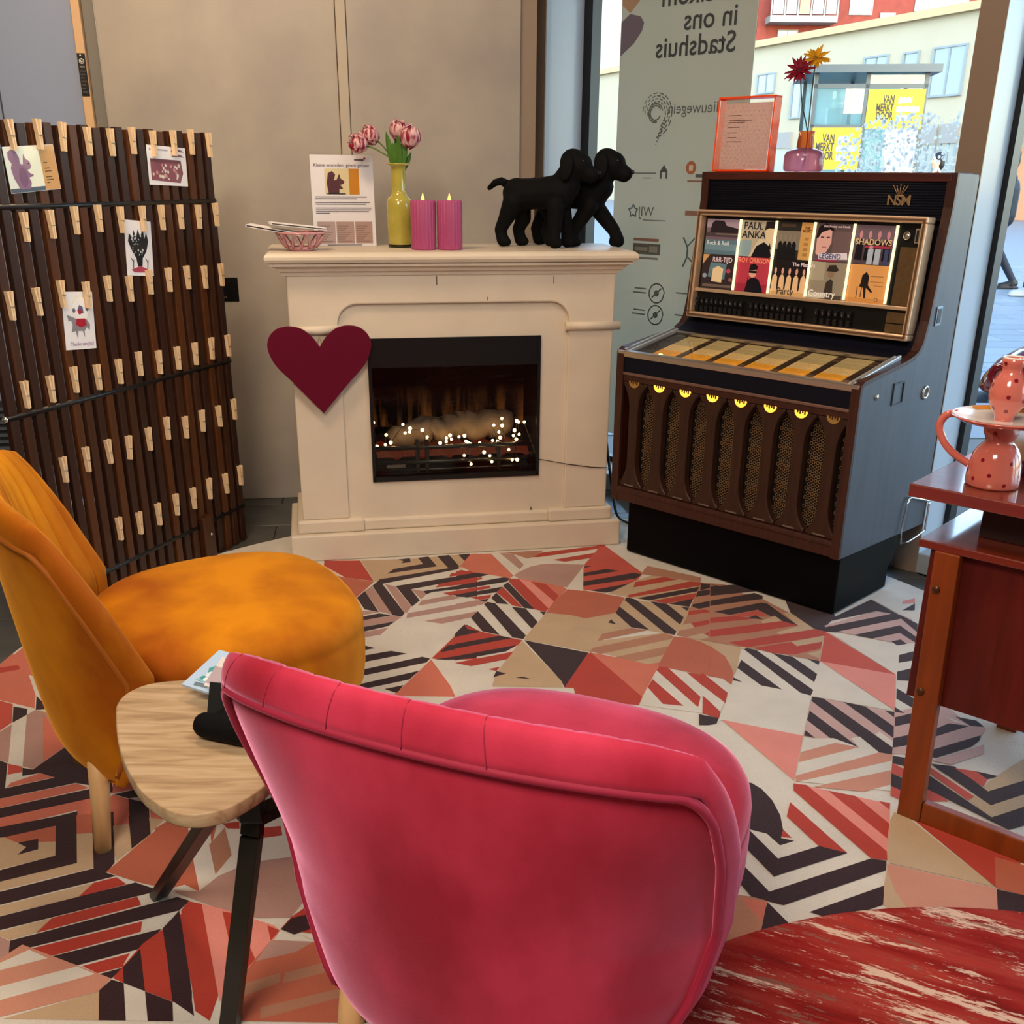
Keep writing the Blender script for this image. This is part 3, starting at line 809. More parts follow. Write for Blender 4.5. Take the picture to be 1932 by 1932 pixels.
def carpet():
    V = []; Fc = []; cols = []; boxes = []
    items = [('L', OUTL, 0), ('S', [(-1.51, 2.74), (-1.49, 3.0), (-1.25, 3.1), (-1.15, 2.8), (-1.35, 2.66)], 0)]
    def hid(x0, x1, y0, y1, n):        # plain stretches nobody sees (under the chairs): the same kind of triangles
        for _ in range(n):
            x, y = rr.uniform(x0, x1), rr.uniform(y0, y1); a = rr.random()*6
            items.append((rr.choice('DRSPTK'), [(x+.16*math.cos(a+q), y+.16*math.sin(a+q)) for q in (0, 2.0, 4.2)], 0))
    hid(-1.1, -.75, 2.5, 3.2, 9); hid(-.3, .25, 1.45, 2.0, 10); hid(-.3, .5, 3.85, 4.0, 2)
    for ln in CARPET_PRINT.strip().splitlines():
        c, *n = ln.split(); n = [int(q)/1000 for q in n]
        items.append((c, list(zip(n[::2], n[1::2])), 1))
    for c, pts, _ in items:
        xs = [p[0] for p in pts]; ys = [p[1] for p in pts]; b = (min(xs), min(ys), max(xs), max(ys)); lv = 0
        for bb, l in boxes:
            if b[0] < bb[2] and bb[0] < b[2] and b[1] < bb[3] and bb[1] < b[3]: lv = max(lv, l+1)
        boxes.append((b, lv)); z = .006+lv*.00002
        if sum(pts[i-1][0]*pts[i][1]-pts[i][0]*pts[i-1][1] for i in range(len(pts))) < 0: pts = pts[::-1]
        o = len(V); V.extend([(p[0], p[1], z) for p in pts]); Fc.append(tuple(range(o, o+len(pts)))); cols.append(lin(PAL[c])+(1,))
    n = 120; o = len(V)
    cp = OUTL
    V.extend([(x, y, .006) for x, y in cp]+[(x, y, 0) for x, y in cp])
    for i in range(n): Fc.append((o+i, o+n+i, o+n+(i+1) % n, o+(i+1) % n)); cols.append(lin('#7a3a30')+(1,))
    me = bpy.data.meshes.new('patterned_carpet'); me.from_pydata(V, [], Fc); me.materials.append(FIB)
    at = me.color_attributes.new('print', 'FLOAT_COLOR', 'CORNER'); k = 0
    for f, c in zip(me.polygons, cols):
        for _ in range(f.loop_total): at.data[k].color = c; k += 1
    ob = bpy.data.objects.new('patterned_carpet', me); C.objects.link(ob)
    return tag(ob, 'large round carpet with red, pink, cream and dark brown triangles and stripes', 'carpet')
carpet()

def rug_mat():
    m, n, b, out = base_mat('red_rug_pile')
    b.inputs['Roughness'].default_value = .95; b.inputs['Specular IOR Level'].default_value = .1
    tc = n.nodes.new('ShaderNodeTexCoord'); mp = n.nodes.new('ShaderNodeMapping')
    mp.inputs['Scale'].default_value = (1.7, 11, 1)
    m0 = n.nodes.new('ShaderNodeMapping'); m0.inputs['Rotation'].default_value = (0, 0, R(25)); n.links.new(tc.outputs['Object'], m0.inputs[0]); n.links.new(m0.outputs[0], mp.inputs[0])
    def noise(scale, det, rough=.6, vec=mp.outputs[0]):
        q = n.nodes.new('ShaderNodeTexNoise'); q.inputs['Scale'].default_value = scale; q.inputs['Detail'].default_value = det; q.inputs['Roughness'].default_value = rough
        n.links.new(vec, q.inputs[0]); return q.outputs[0]
    def ramp(src, stops):
        q = n.nodes.new('ShaderNodeValToRGB'); q.color_ramp.elements[0].position = stops[0][0]; q.color_ramp.elements[0].color = stops[0][1]
        q.color_ramp.elements[1].position = stops[1][0]; q.color_ramp.elements[1].color = stops[1][1]
        for p, c in stops[2:]:
            e = q.color_ramp.elements.new(p); e.color = c
        n.links.new(src, q.inputs[0]); return q
    red = ramp(noise(1.6, 6), [(.30, lin('#6e1614')+(1,)), (.75, lin('#b3281c')+(1,)), (.46, lin('#93201a')+(1,)), (.60, lin('#a53a30')+(1,))])
    msk = ramp(noise(1.9, 9, .80), [(.545, (0, 0, 0, 1)), (.56, (1, 1, 1, 1))])
    m2 = ramp(noise(2.4, 8, .78, mp.outputs[0]), [(.40, (1, 1, 1, 1)), (.415, (0, 0, 0, 1))])
    mx = n.nodes.new('ShaderNodeMixRGB'); n.links.new(msk.outputs[0], mx.inputs[0]); n.links.new(red.outputs[0], mx.inputs[1]); mx.inputs[2].default_value = lin('#dcb9a4')+(1,)
    m3 = n.nodes.new('ShaderNodeMixRGB'); n.links.new(m2.outputs[0], m3.inputs[0]); n.links.new(mx.outputs[0], m3.inputs[1]); m3.inputs[2].default_value = lin('#8f5a4c')+(1,)
    n.links.new(m3.outputs[0], b.inputs['Base Color'])
    nb = noise(300, 2, .6, tc.outputs['Object']); bp = n.nodes.new('ShaderNodeBump'); bp.inputs['Strength'].default_value = .7; bp.inputs['Distance'].default_value = .003
    n.links.new(nb, bp.inputs['Height']); n.links.new(bp.outputs[0], b.inputs['Normal'])
    return m
o = MB().lathe([(0, .022), (.985, .022), (.998, .019), (1.003, .013), (1.0, .0)], 128, (0, 0, 0)).build('round_rug', rug_mat(), None, loc=(.853, .668, .004))
tag(o, 'round red rug with worn cream streaks lying over the patterned carpet', 'rug')

# ================================================================== fireplace
FR = math.atan2(.187, .982)
FO = (.424, 3.871, 0)
CREAM = M('cream_paint', '#dccdb8', .42, var=.10, vscale=3.5)
fp = thing('fireplace', 'cream painted fireplace surround with electric fire glowing inside', 'fireplace', FO, FR)
b = MB().box(-1.27, 0, 0, .44, .006, .108); b.build('plinth', CREAM, fp, bevel=.006)
MB().box(-1.243, -.995, .022, .42, .108, .158).box(-.285, -.030, .022, .42, .108, .158).box(-1.0, -.28, .034, .42, .108, .152).build('plinth_step', CREAM, fp, bevel=.008)
# breast with the fire opening cut out
X0, X1, O0, O1, Z0, Z1 = -1.22, -.055, -.953, -.325, .292, .818
b = MB()
b.box(X0, O0, .05, .40, .15, 1.04).box(O1, X1, .05, .40, .15, 1.04).box(O0, O1, .05, .40, .15, Z0).box(O0, O1, .05, .40, Z1, 1.04)
b.build('breast', CREAM, fp)
MB().box(X0-.001, -1.05, .038, .06, .158, .85).build('pilaster', CREAM, fp, bevel=.004)
MB().box(-.222, X1+.001, .038, .06, .158, .85).build('pilaster', CREAM, fp, bevel=.004)
# raised frieze whose lower edge is the rounded arch
arch = [(X0-.001, 1.045), (X0-.001, .85), (-1.055, .85), (-1.055, .865)]
arch += [(-.985+.07*math.cos(PI-q*PI/2/8), .868+.07*math.sin(q*PI/2/8)) for q in range(9)]
arch += [(-.292+.07*math.cos(PI/2-q*PI/2/8), .868+.07*math.sin(PI/2-q*PI/2/8)) for q in range(9)]
arch += [(-.222, .85), (X1+.001, .85), (X1+.001, 1.045)]
T = Matrix(((1, 0, 0, 0), (0, 0, -1, 0), (0, 1, 0, 0), (0, 0, 0, 1)))
MB().prism(arch, -.06, -.032, T).build('frieze', CREAM, fp, bevel=.005)
for a, c in ((-1.245, -1.045), (-.235, -.03)):
    MB().tube([(a, .036, .851), (c, .036, .851)], .016, 12).build('band_moulding', CREAM, fp)
# cornice and mantel shelf by a moulded profile swept round three sides
prof = [(.0, 1.035), (-.008, 1.035), (-.012, 1.047), (-.022, 1.050), (-.026, 1.060), (-.036, 1.066), (-.046, 1.068), (-.046, 1.076)]
def sweep(profile, y_back):
    vs = []; fs = []
    for dy, z in profile:
        e = -dy
        vs += [(X0-e-.005, y_back, z), (X0-e-.005, .035+dy, z), (X1+e+.005, .035+dy, z), (X1+e+.005, y_back, z)]
    m = len(profile)
    for i in range(m-1):
        for k in range(3): fs.append((i*4+k, i*4+k+1, (i+1)*4+k+1, (i+1)*4+k))
    fs.append(tuple((m-1)*4+k for k in range(4))); fs.append((3, 2, 1, 0))
    return vs, fs
b = MB(); b.add(*sweep(prof, .42)); b.build('cornice', CREAM, fp)
shelf = [(-.040, 1.076), (-.056, 1.080), (-.062, 1.090), (-.062, 1.099), (-.056, 1.108), (-.046, 1.113)]
b = MB(); b.add(*sweep(shelf, .44)); b.build('mantel_shelf', CREAM, fp)
SC = M('scratch', '#4a3a30', .8)
MB().box(-.705, -.702, .0315, .032, 1.0, 1.03).box(-.284, -.281, .0315, .032, 1.0, 1.028, None).box(-.526, -.523, .0315, .032, .945, .958).box(-.352, -.348, .049, .05, .148, .165).build('paint_chips', SC, fp)
# firebox
FB = M('firebox_black', '#070708', .35)
b = MB(); y1 = .34
o0, o1, z0_, z1_ = O0+.003, O1-.003, Z0+.003, Z1-.003
b.add([(o0, .045, z0_), (o1, .045, z0_), (o1, .045, z1_), (o0, .045, z1_), (o0, y1, z0_), (o1, y1, z0_), (o1, y1, z1_), (o0, y1, z1_)],
      [(4, 5, 6, 7), (0, 1, 5, 4), (3, 7, 6, 2), (0, 4, 7, 3), (1, 2, 6, 5)])
b.build('firebox', M('firebox_matt', '#070505', .7, spec=.2), fp)
MB().box(O0, O1, .044, .06, Z1-.105, Z1).build('fire_hood', FB, fp, bevel=.004)
fr = MB()
for bx in ((O0-.002, O0+.010, Z0, Z1), (O1-.010, O1+.002, Z0, Z1)): fr.box(bx[0], bx[1], .042, .062, bx[2], bx[3])
fr.box(O0, O1, .042, .062, Z0, Z0+.018); fr.box(O0, O1, .042, .062, Z1-.008, Z1)
fr.build('fire_frame', FB, fp)
# fire back with flame glow: flame tongues as low glowing sheets behind the logs
fl = MB(); rnd = random.Random(4)
flm = bpy.data.materials.new('flame_glow'); flm.use_nodes = True; n = flm.node_tree; n.nodes.clear()
out = n.nodes.new('ShaderNodeOutputMaterial'); em = n.nodes.new('ShaderNodeEmission'); tr = n.nodes.new('ShaderNodeBsdfTransparent'); mx = n.nodes.new('ShaderNodeMixShader')
tc = n.nodes.new('ShaderNodeTexCoord'); sx = n.nodes.new('ShaderNodeSeparateXYZ'); mr = n.nodes.new('ShaderNodeMapRange')
mr.inputs[1].default_value = .46; mr.inputs[2].default_value = .60; mr.inputs[3].default_value = .16; mr.inputs[4].default_value = 0
mp = n.nodes.new('ShaderNodeMapping'); mp.inputs['Scale'].default_value = (16, 1, 2.2); no = n.nodes.new('ShaderNodeTexNoise'); no.inputs['Scale'].default_value = 1.6; no.inputs['Detail'].default_value = 4
rp = n.nodes.new('ShaderNodeValToRGB'); rp.color_ramp.elements[0].position = .46; rp.color_ramp.elements[1].position = .75
ml = n.nodes.new('ShaderNodeMath'); ml.operation = 'MULTIPLY'
n.links.new(tc.outputs['Object'], sx.inputs[0]); n.links.new(sx.outputs[2], mr.inputs[0]); n.links.new(tc.outputs['Object'], mp.inputs[0]); n.links.new(mp.outputs[0], no.inputs[0])
n.links.new(no.outputs[0], rp.inputs[0]); n.links.new(rp.outputs[0], ml.inputs[0]); n.links.new(mr.outputs[0], ml.inputs[1])
em.inputs[0].default_value = (1, .32, .06, 1); em.inputs[1].default_value = .9
n.links.new(ml.outputs[0], mx.inputs[0]); n.links.new(tr.outputs[0], mx.inputs[1]); n.links.new(em.outputs[0], mx.inputs[2]); n.links.new(mx.outputs[0], out.inputs[0])
fl.grid(lambda u, v: (O0+.012+(O1-O0-.024)*u, .30+.012*math.sin(u*23), .44+.26*v), 60, 4)
fl.build('flame_sheet', flm, fp)
# logs, embers, grate
LOG = M('fire_log', '#84705c', .85, var=.5, vscale=9, bump=.8, bscale=30)
EMB = M('ember', '#6b2a10', .8, emit='#ff7a18', estr=1.1, var=.6, vscale=14)
def log(p0, p1, r, name='log', m=LOG):
    P0, P1 = Vector(p0), Vector(p1)
    pts = [P0.lerp(P1, t/8)+Vector((0, 0, .008*math.sin(t*1.9))) for t in range(9)]
    return MB().tube(pts, [r*(.94+.07*math.sin(i*1.7+r*90))*(.72 if i in (0, 8) else 1) for i in range(9)], 14).build(name, m, fp)
log((-.88, .16, .425), (-.70, .20, .455), .044); log((-.72, .17, .44), (-.575, .22, .475), .05); log((-.60, .20, .455), (-.40, .22, .465), .056); log((-.79, .24, .44), (-.47, .27, .45), .05)
FLM = bpy.data.materials.new('flame_tongue'); FLM.use_nodes = True; n = FLM.node_tree; n.nodes.clear()
out = n.nodes.new('ShaderNodeOutputMaterial'); em = n.nodes.new('ShaderNodeEmission'); tr = n.nodes.new('ShaderNodeBsdfTransparent'); mx = n.nodes.new('ShaderNodeMixShader')
at = n.nodes.new('ShaderNodeVertexColor'); at.layer_name = 'heat'; tc = n.nodes.new('ShaderNodeTexCoord'); no = n.nodes.new('ShaderNodeTexNoise'); no.inputs['Scale'].default_value = 38; no.inputs['Detail'].default_value = 3
mr = n.nodes.new('ShaderNodeMapRange'); mr.inputs[1].default_value = .35; mr.inputs[2].default_value = .65; ml = n.nodes.new('ShaderNodeMath'); ml.operation = 'MULTIPLY'
n.links.new(tc.outputs['Object'], no.inputs[0]); n.links.new(no.outputs[0], mr.inputs[0]); n.links.new(mr.outputs[0], ml.inputs[0]); n.links.new(at.outputs[0], ml.inputs[1])
n.links.new(ml.outputs[0], mx.inputs[0]); n.links.new(tr.outputs[0], mx.inputs[1]); n.links.new(em.outputs[0], mx.inputs[2]); n.links.new(mx.outputs[0], out.inputs[0])
em.inputs[0].default_value = (1, .30, .03, 1); em.inputs[1].default_value = 2.2
def flame(cx, y, z, w_, h_):
    b = MB(); b.grid(lambda u, v: (cx+(u-.5)*2*w_*(1-.55*v)+.008*v*math.sin(z*90), y-.040+.012*math.sin(u*3+v*2), z+h_*v), 8, 8); o = b.build('flame_tongue', FLM, fp)
    ca = o.data.color_attributes.new('heat', 'FLOAT_COLOR', 'POINT')
    for i in range(81):
        u, v = (i % 9)/8, (i//9)/8; q = max(0, 1-((u-.5)*2)**2)*max(0, 1-v)**.8*min(1, .35+v*6); ca.data[i].color = (q, q, q, 1)
for f_ in ((-.735, .115, .40, .03, .06), (-.60, .13, .42, .035, .055), (-.545, .125, .41, .045, .105), (-.535, .12, .41, .022, .14), (-.44, .13, .41, .035, .07), (-.40, .12, .41, .03, .06), (-.36, .10, .45, .02, .05), (-.86, .12, .40, .02, .04)): flame(*f_)
MB().grid(lambda u, v: (O0+.02+(O1-O0-.04)*u, .08+.22*v, .375+.02*math.sin(u*37)*math.sin(v*9)), 40, 8).build('ember_bed', M('ember_bed', '#080403', .95, emit='#ff4a08', estr=.06, var=.8, vscale=20), fp)
g = MB()
for z, r in ((.408, .009), (.352, .009), (.322, .006)): g.tube([(O0+.012, .085, z), (O1-.012, .085, z)], r, 8)
g.build('grate_bar', FB, fp)
for x in (-.79, -.755, -.48):
    MB().box(x, x+.016, .078, .092, .31, .44-.02*(x > -.6)).build('grate_post', FB, fp, bevel=.003)
MB().box(-.90, -.83, .0755, .077, .335, .347).build('badge', M('badge_grey', '#5a5550', .4), fp)
FG = glass_mat('fire_glass', (.93, .9, .88), .55)
MB().add([(O0, .056, Z0), (O1, .056, Z0), (O1, .056, Z1-.1), (O0, .056, Z1-.1)], [(0, 1, 2, 3)]).build('fire_glass', FG, fp)
# string of warm lights among the logs (px list turned into firebox coordinates once)
sl = thing('string_lights', 'string of tiny warm lights strewn over the fire logs', 'string lights', FO, FR)
BUL = M('warm_bulb', '#fff0c8', .4, emit='#ffd58a', estr=14)
spots = [(200, 905), (228, 1132), (305, 1120), (355, 1100), (316, 1025), (475, 927), (540, 965), (535, 1000), (493, 1010), (655, 983), (698, 1052), (697, 1115), (820, 1113), (880, 1065), (878, 1100), (915, 1040), (928, 1078), (1000, 1055), (1052, 1045), (1065, 1100), (1085, 1112), (1108, 1130), (1198, 1118), (1332, 948), (1413, 952), (1410, 883), (1382, 1015), (1395, 1070), (1368, 1105), (1322, 1097), (1553, 910), (1572, 920), (1628, 920), (1533, 1000), (1522, 1052), (1578, 1040), (1550, 1090), (1466, 1173), (1038, 1222), (1228, 1195), (1283, 1230), (1303, 1290), (1548, 1275), (1500, 1275), (1102, 1308)]
pts = []
for x, y in spots:
    u = O0+(x-175)/1565*(O1-O0); z = Z1-.0+(110-y)/1330*(Z1-Z0)*.995
    z += (x-175)/1565*-.012
    yy = .10 if z > .40 else .072
    pts.append((u, yy, z))
b0 = None
for i, p in enumerate(pts):
    r = .0052 if i % 3 else .0066
    bb = MB().ball(p, r, 8, 6).build('bulb', BUL, sl)
order = sorted(pts)
MB().tube([(p[0], p[1]+.008, p[2]-.004) for p in order]+[(O1-.004, .05, .36), (O1+.002, .040, .356), (-.22, .0345, .335), (-.12, .034, .318), (-.05, .036, .312), (-.03, .08, .30), (-.03, .45, .1)], .0016, 5).build('wire', M('wire_black', '#120d0a', .5), sl)

# heart hanging on the left pilaster
ht = thing('heart_sign', 'dark red wooden heart hanging on the left side of the fireplace', 'heart', FO, FR)
hp = [(0, -.247), (.10, -.135), (.155, -.075), (.178, -.02), (.172, .02), (.145, .048), (.105, .058), (.062, .05), (.028, .025), (.006, -.004), (0, -.018)]
hp = [tuple(p) for p in catmull(hp[1:-1], 5, False)]
poly = [(0, -.247)]+hp+[(0, -.014)]+[(-x, y) for x, y in reversed(hp)]
T = Matrix.Translation((-1.121, 0, .812)) @ Matrix(((1, 0, 0, 0), (0, 0, -1, 0), (0, 1, 0, 0), (0, 0, 0, 1)))
MB().prism(poly, -.018, -.006, T).build('heart_board', M('heart_red', '#5e0022', .6, spec=.2), ht, bevel=.002)
HC = M('heart_cord', '#8a7a60', .8)
MB().tube([(-1.133, .010, .79), (-1.127, .012, .812), (-1.121, .016, .834), (-1.115, .012, .812), (-1.109, .010, .79)], .0018, 6).build('cord_loop', HC, ht)

# ================================================================== things on the mantel (fireplace frame: x along, y away, top at 1.113)
FM = Matrix.Translation(FO) @ Matrix.Rotation(FR, 4, 'Z')
MT = 1.1135
def on_mantel(u, d, z=MT): p = FM @ Vector((u, d, z)); return (p.x, p.y, p.z)

# framed notice in a clear stand
no = thing('notice_holder', 'clear stand with a printed notice about a red squirrel, on the mantel', 'notice', on_mantel(-1.003, .31), FR)
tilt = Matrix.Rotation(R(-8), 4, 'X')
MB().box(-.112, .112, 0, .0018, 0, .312, tilt).build('notice_sheet', WHITE, no)
ACR = glass_mat('acrylic_clear', (.97, .97, .98), .35)
MB().box(-.115, .115, -.003, -.0022, 0, .318, tilt).build('acrylic_front', ACR, no)
MB().box(-.115, .115, 0, .075, 0, .002).build('acrylic_foot', ACR, no)
T = tilt @ frame((0, 0, 0), (1, 0, 0))
sh = [('#b9a3a0', rect(-.098, .01, -.034, .085)), ('#b89c92', rect(-.030, .01, .034, .085)), ('#b7978a', rect(.038, .01, .1, .085))]
for k in range(8):
    for x0 in (-.094, -.026, .042):
        sh.append(('#8d7670', rect(x0, .016+k*.0075, x0+.05-.008*((k*3) % 4), .0185+k*.0075)))
for k, (z, a, c) in enumerate(((.168, -.1, .085), (.162, -.1, .05), (.149, -.1, .095), (.143, -.1, .08), (.13, -.1, .1), (.124, -.1, .098), (.118, -.1, .09), (.112, -.1, -.05), (.003, -.065, .06))):
    sh.append(('#6e6a72', rect(a, z, c, z+.003)))
sh += [('#e4d7a8', rect(-.062, .178, .060, .265)), ('#cf8a1c', rect(.024, .178, .060, .265)), ('#5a3038', [(-.05, .178), (-.056, .215), (-.05, .25), (-.035, .257), (-.024, .245), (-.03, .225), (-.02, .228), (-.012, .245), (-.008, .245), (-.006, .232), (.008, .222), (.004, .214), (-.008, .21), (.002, .198), (-.012, .195), (-.012, .178)]), ('#2e2a22', rect(-.056, .178, .01, .182)),
       ('#4a3a58', rect(.046, .293, .08, .297)), ('#a03050', circ(.083, .3, .004, 8))]
decal('notice_print', no, T, sh, PRINT, lift=.0008, step=.0001)
text('lettering', no, tilt @ frame((0, 0, .2714), (1, 0, 0)), 'Kleine woorden, groot gebaar', .0165, M('ink_purple', '#3a3448', .7), 'CENTER', lift=.001)

# vase with tulips
VG = M('vase_olive', '#b3a748', .12, coat=.6, var=.12, vscale=20)
vs = thing('flower_vase', 'olive yellow glass bottle vase holding the pink tulips on the mantel', 'vase', on_mantel(-.807, .255))
pr = [(0, 0), (.038, 0), (.043, .004), (.0445, .02), (.046, .12), (.0455, .155), (.041, .166), (.029, .176), (.0255, .19), (.0245, .26), (.027, .272), (.041, .278), (.0415, .281), (.037, .281), (.024, .272), (.0215, .26), (.021, .19)]
MB().lathe(pr, 40).build('vase_body', VG, vs)
MB().lathe([(0, -.0003), (.0435, -.0003), (.0448, .006), (.044, .010)], 40).build('vase_foot', M('vase_foot_dark', '#27240c', .2), vs)
PET = petal_mat('tulip_petal', '#f4c9cb', '#9c1238', .3)
STEM = M('tulip_stem', '#56742f', .5); LEAF = M('tulip_leaf', '#4f7d2c', .45, var=.35, vscale=30, stretch=(1, 1, .2))
def petal(hw, h, curl):
    def f(u, v):
        wv = hw*math.sin(PI*min(.999, v*.93+.07))**.7*(1-.12*v); a = (u-.5)*2
        r = .009+.020*math.sin(PI*min(1, v*.8+.05))-.011*v*v+curl*v*v
        th = a*wv/.022
        return (r*math.cos(th), r*math.sin(th), h*v-.004*a*a*v)
    return f
def tulip(tip, label, direct, size=1.0):
    size *= 1.2
    t = thing('tulip', label, 'flower', vs.location, 0, 'tulips in the olive vase')
    tip = Vector(tip); d = Vector(direct).normalized()
    base = tip-d*.058*size
    z0 = Vector((.012*math.copysign(1, base.x), 0, .12))
    mouth = Vector((.014*max(-1, min(1, base.x/.06)), .012*max(-1, min(1, base.y/.05)), .274))
    path = [tuple(p) for p in catmull([z0, mouth, mouth.lerp(base, .55)+Vector((0, 0, .012)), base, base+d*.01], 6, False)]
    MB().tube(path, .0028, 8).build('stem', STEM, t)
    rot = d.to_track_quat('Z', 'Y').to_matrix().to_4x4()
    for k in range(6):
        TT = Matrix.Translation(base) @ rot @ Matrix.Rotation(k*PI/3+.3, 4, 'Z') @ Matrix.Scale(size, 4)
        MB().grid(petal(.019, .056+.004*(k % 2), .001+.003*(k % 2)), 8, 8, T=TT).build('petal', PET, t, solid=.0012)
    return t
tulip((-.128, .01, .392), 'striped pink tulip drooping furthest out on the upper left of the vase', (-.8, 0, .55), 1.0)
tulip((-.172, -.02, .352), 'striped pink tulip drooping lowest on the left over the notice', (-.95, -.1, .22), 1.0)
tulip((.002, .01, .425), 'tallest striped pink tulip standing upright in the middle of the vase', (-.05, 0, 1), 1.0)
tulip((.030, .03, .412), 'striped pink tulip half hidden behind the two right-hand tulips', (.25, .1, 1), .9)
tulip((.066, -.02, .402), 'striped pink tulip leaning out to the right side of the vase', (.45, -.1, .9), 1.1)
lf = thing('tulip_leaves', 'green tulip leaves standing in the neck of the olive vase', 'leaves', vs.location, 0)
for k, (dx, dy, h, wd, a) in enumerate(((-.030, -.012, .135, .016, .2), (-.012, -.018, .10, .015, -.2), (.006, -.022, .125, .015, .1), (.026, -.014, .115, .017, -.1), (.038, .004, .07, .013, .3), (-.004, .014, .14, .014, 0))):
    def f(u, v, dx=dx, dy=dy, h=h, wd=wd):
        wv = wd*(math.sin(PI*(.12+.88*v))**.8 if v < .999 else 0)
        return (dx*(.35+v*.9)+(u-.5)*2*wv*.8, dy*(.4+v)+abs(u-.5)*.012*(1-v), .25+h*v)
    MB().grid(f, 6, 12).build('leaf', LEAF, lf, solid=.001)

# ribbed candles
CW = M('candle_pink', '#b04c7c', .5, var=.1, vscale=10)
def candle(u, d, label):
    c = thing('pillar_candle', label, 'candle', on_mantel(u, d), 0, 'ribbed pink candles on the mantel')
    MB().lathe([(0, 0), (.041, 0), (.0425, .003), (.0425, .158), (.040, .163), (.034, .1635), (.026, .1575), (0, .156)], 96, rib=.045, ribn=22).build('wax', CW, c)
    MB().lathe([(0, .152), (.004, .153), (.0066, .163), (.0056, .171), (.0025, .18), (0, .188)], 12).build('flame', M('led_flame', '#f5e08a', .4, emit='#ffdf70', estr=.9), c)
candle(-.737, .115, 'ribbed pink pillar candle standing right beside the olive vase')
candle(-.645, .108, 'ribbed pink pillar candle on the right, nearer the black dogs')

# lattice bowl with folded papers
bo = thing('lattice_bowl', 'small pink openwork porcelain bowl at the left end of the mantel', 'bowl', on_mantel(-1.162, .10), FR)
PK = M('porcelain_pink', '#c98f94', .2, coat=.5)
MB().lathe([(0, .0), (.042, .0), (.046, .004), (.050, .012), (.046, .014), (.040, .006), (0, .005)], 32).build('bowl_base', PK, bo)
MB().tube([(.083*math.cos(q*PI/18), .083*math.sin(q*PI/18), .058) for q in range(36)], .0042, 8, closed=True).build('bowl_rim', PK, bo)
b = MB()
for k in range(12):
    a = k*PI/6
    for s in (-1, 1):
        pts = []
        for t in range(7):
            v = t/6; q = a+s*v*PI/12; r = .050+.033*v**.7; pts.append((r*math.cos(q), r*math.sin(q), .010+.048*v))
        b.tube(pts, .0038, 6)
b.build('bowl_lattice', PK, bo)
for k, (z0, dx, rz, lab) in enumerate(((.07, -.075, -.12, 'folded white paper lying lowest across the pink bowl, poking out to the left'), (.083, .0, .12, 'folded white paper lying on top in the pink bowl'))):
    pp = thing('folded_paper', lab, 'paper', on_mantel(-1.162+dx*.3, .10, MT+z0-.012), FR+rz, 'folded papers in the bowl')
    TT = Matrix.Translation((dx*.7, 0, .004)) @ Matrix.Rotation(R(9-3*k), 4, 'Y')
    MB().box(-.10, .085, -.05, .05, 0, .0015, TT).box(-.10, .085, -.048, .051, .006, .0075, TT).build('sheet', WHITE, pp)
    MB().box(-.102, -.0995, -.05, .051, 0, .0075, TT).build('fold', WHITE, pp)

# black felt dogs
FELT = M('felt_black', '#050507', .8, spec=.2)
def dog(name, label, u, d, yaw, walk=0, head_turn=0, hz=0, sc_=1.0):
    t = thing(name, label, 'toy dog', on_mantel(u, d), FR+R(yaw), 'black felt dogs on the mantel')
    S = sc_; b = MB()
    def cap(p, q, r0, r1, n=12): b.capsule([c*S for c in p], [c*S for c in q], r0*S, r1*S, n)
    # trunk: deep chest, rump, belly tucked behind
    cap((-.075, 0, .185), (.0, 0, .19), .058, .055); cap((.0, 0, .19), (.085, 0, .195), .055, .064); cap((.085, 0, .195), (.115, 0, .215), .062, .052)
    cap((-.085, .0, .19), (-.09, 0, .17), .056, .05)
    # neck and skull, muzzle
    cap((.10, 0, .225), (.135, 0, .275), .048, .044)
    cap((.135, 0, .297+hz), (.165, 0, .288+hz), .05, .046); cap((.165, 0, .277+hz), (.212, 0, .257+hz), .034, .026); cap((.17, 0, .262+hz), (.205, 0, .246+hz), .026, .020)
    # front legs
    for s in (-1, 1):
        fx = .095+(s*.07 if walk else s*.012)
        cap((.085, s*.034, .15), (fx, s*.036, .06), .034, .025); cap((fx, s*.036, .06), (fx+(.02 if walk and s > 0 else 0), s*.036, .022), .024, .024); cap((fx, s*.036, .02), (fx+.016, s*.036, .017), .02, .017)
        hx = -.105+(-s*.035 if walk else s*.022)
        cap((-.085, s*.032, .16), (hx+.012, s*.036, .10), .043, .03); cap((hx+.012, s*.036, .10), (hx-.01, s*.036, .06), .029, .024); cap((hx-.01, s*.036, .06), (hx, s*.036, .022), .023, .024); cap((hx, s*.036, .02), (hx+.018, s*.036, .017), .02, .017)
    b.build('body', FELT, t, remesh=.0055*S, smooth_it=4)
    e = MB()
    for s in (-1, 1):
        e = MB(); e.add(*[list(x) for x in ear_mesh(s, hz, S)], True); e.build('ear', FELT, t, subsurf=1)
    q = MB(); q.tube([tuple(c*S for c in p) for p in ((-.128, 0, .222), (-.15, 0, .232), (-.175, 0, .226), (-.198, 0, .208))], [.016*S, .0145*S, .013*S, .009*S], 10); q.ball((-.198*S, 0, .208*S), .009*S, 10, 6)
    q.build('tail', FELT, t)
    MB().ball((.236*S, 0, (.263+hz)*S), (.009*S, .012*S, .008*S), 10, 6).build('nose', M('nose_black', '#050506', .2), t)
    for s in (-1, 1): MB().ball((.185*S, s*.03*S, (.302+hz)*S), .006*S, 8, 6).build('eye', M('nose_black', '#050506', .2), t)
    return t
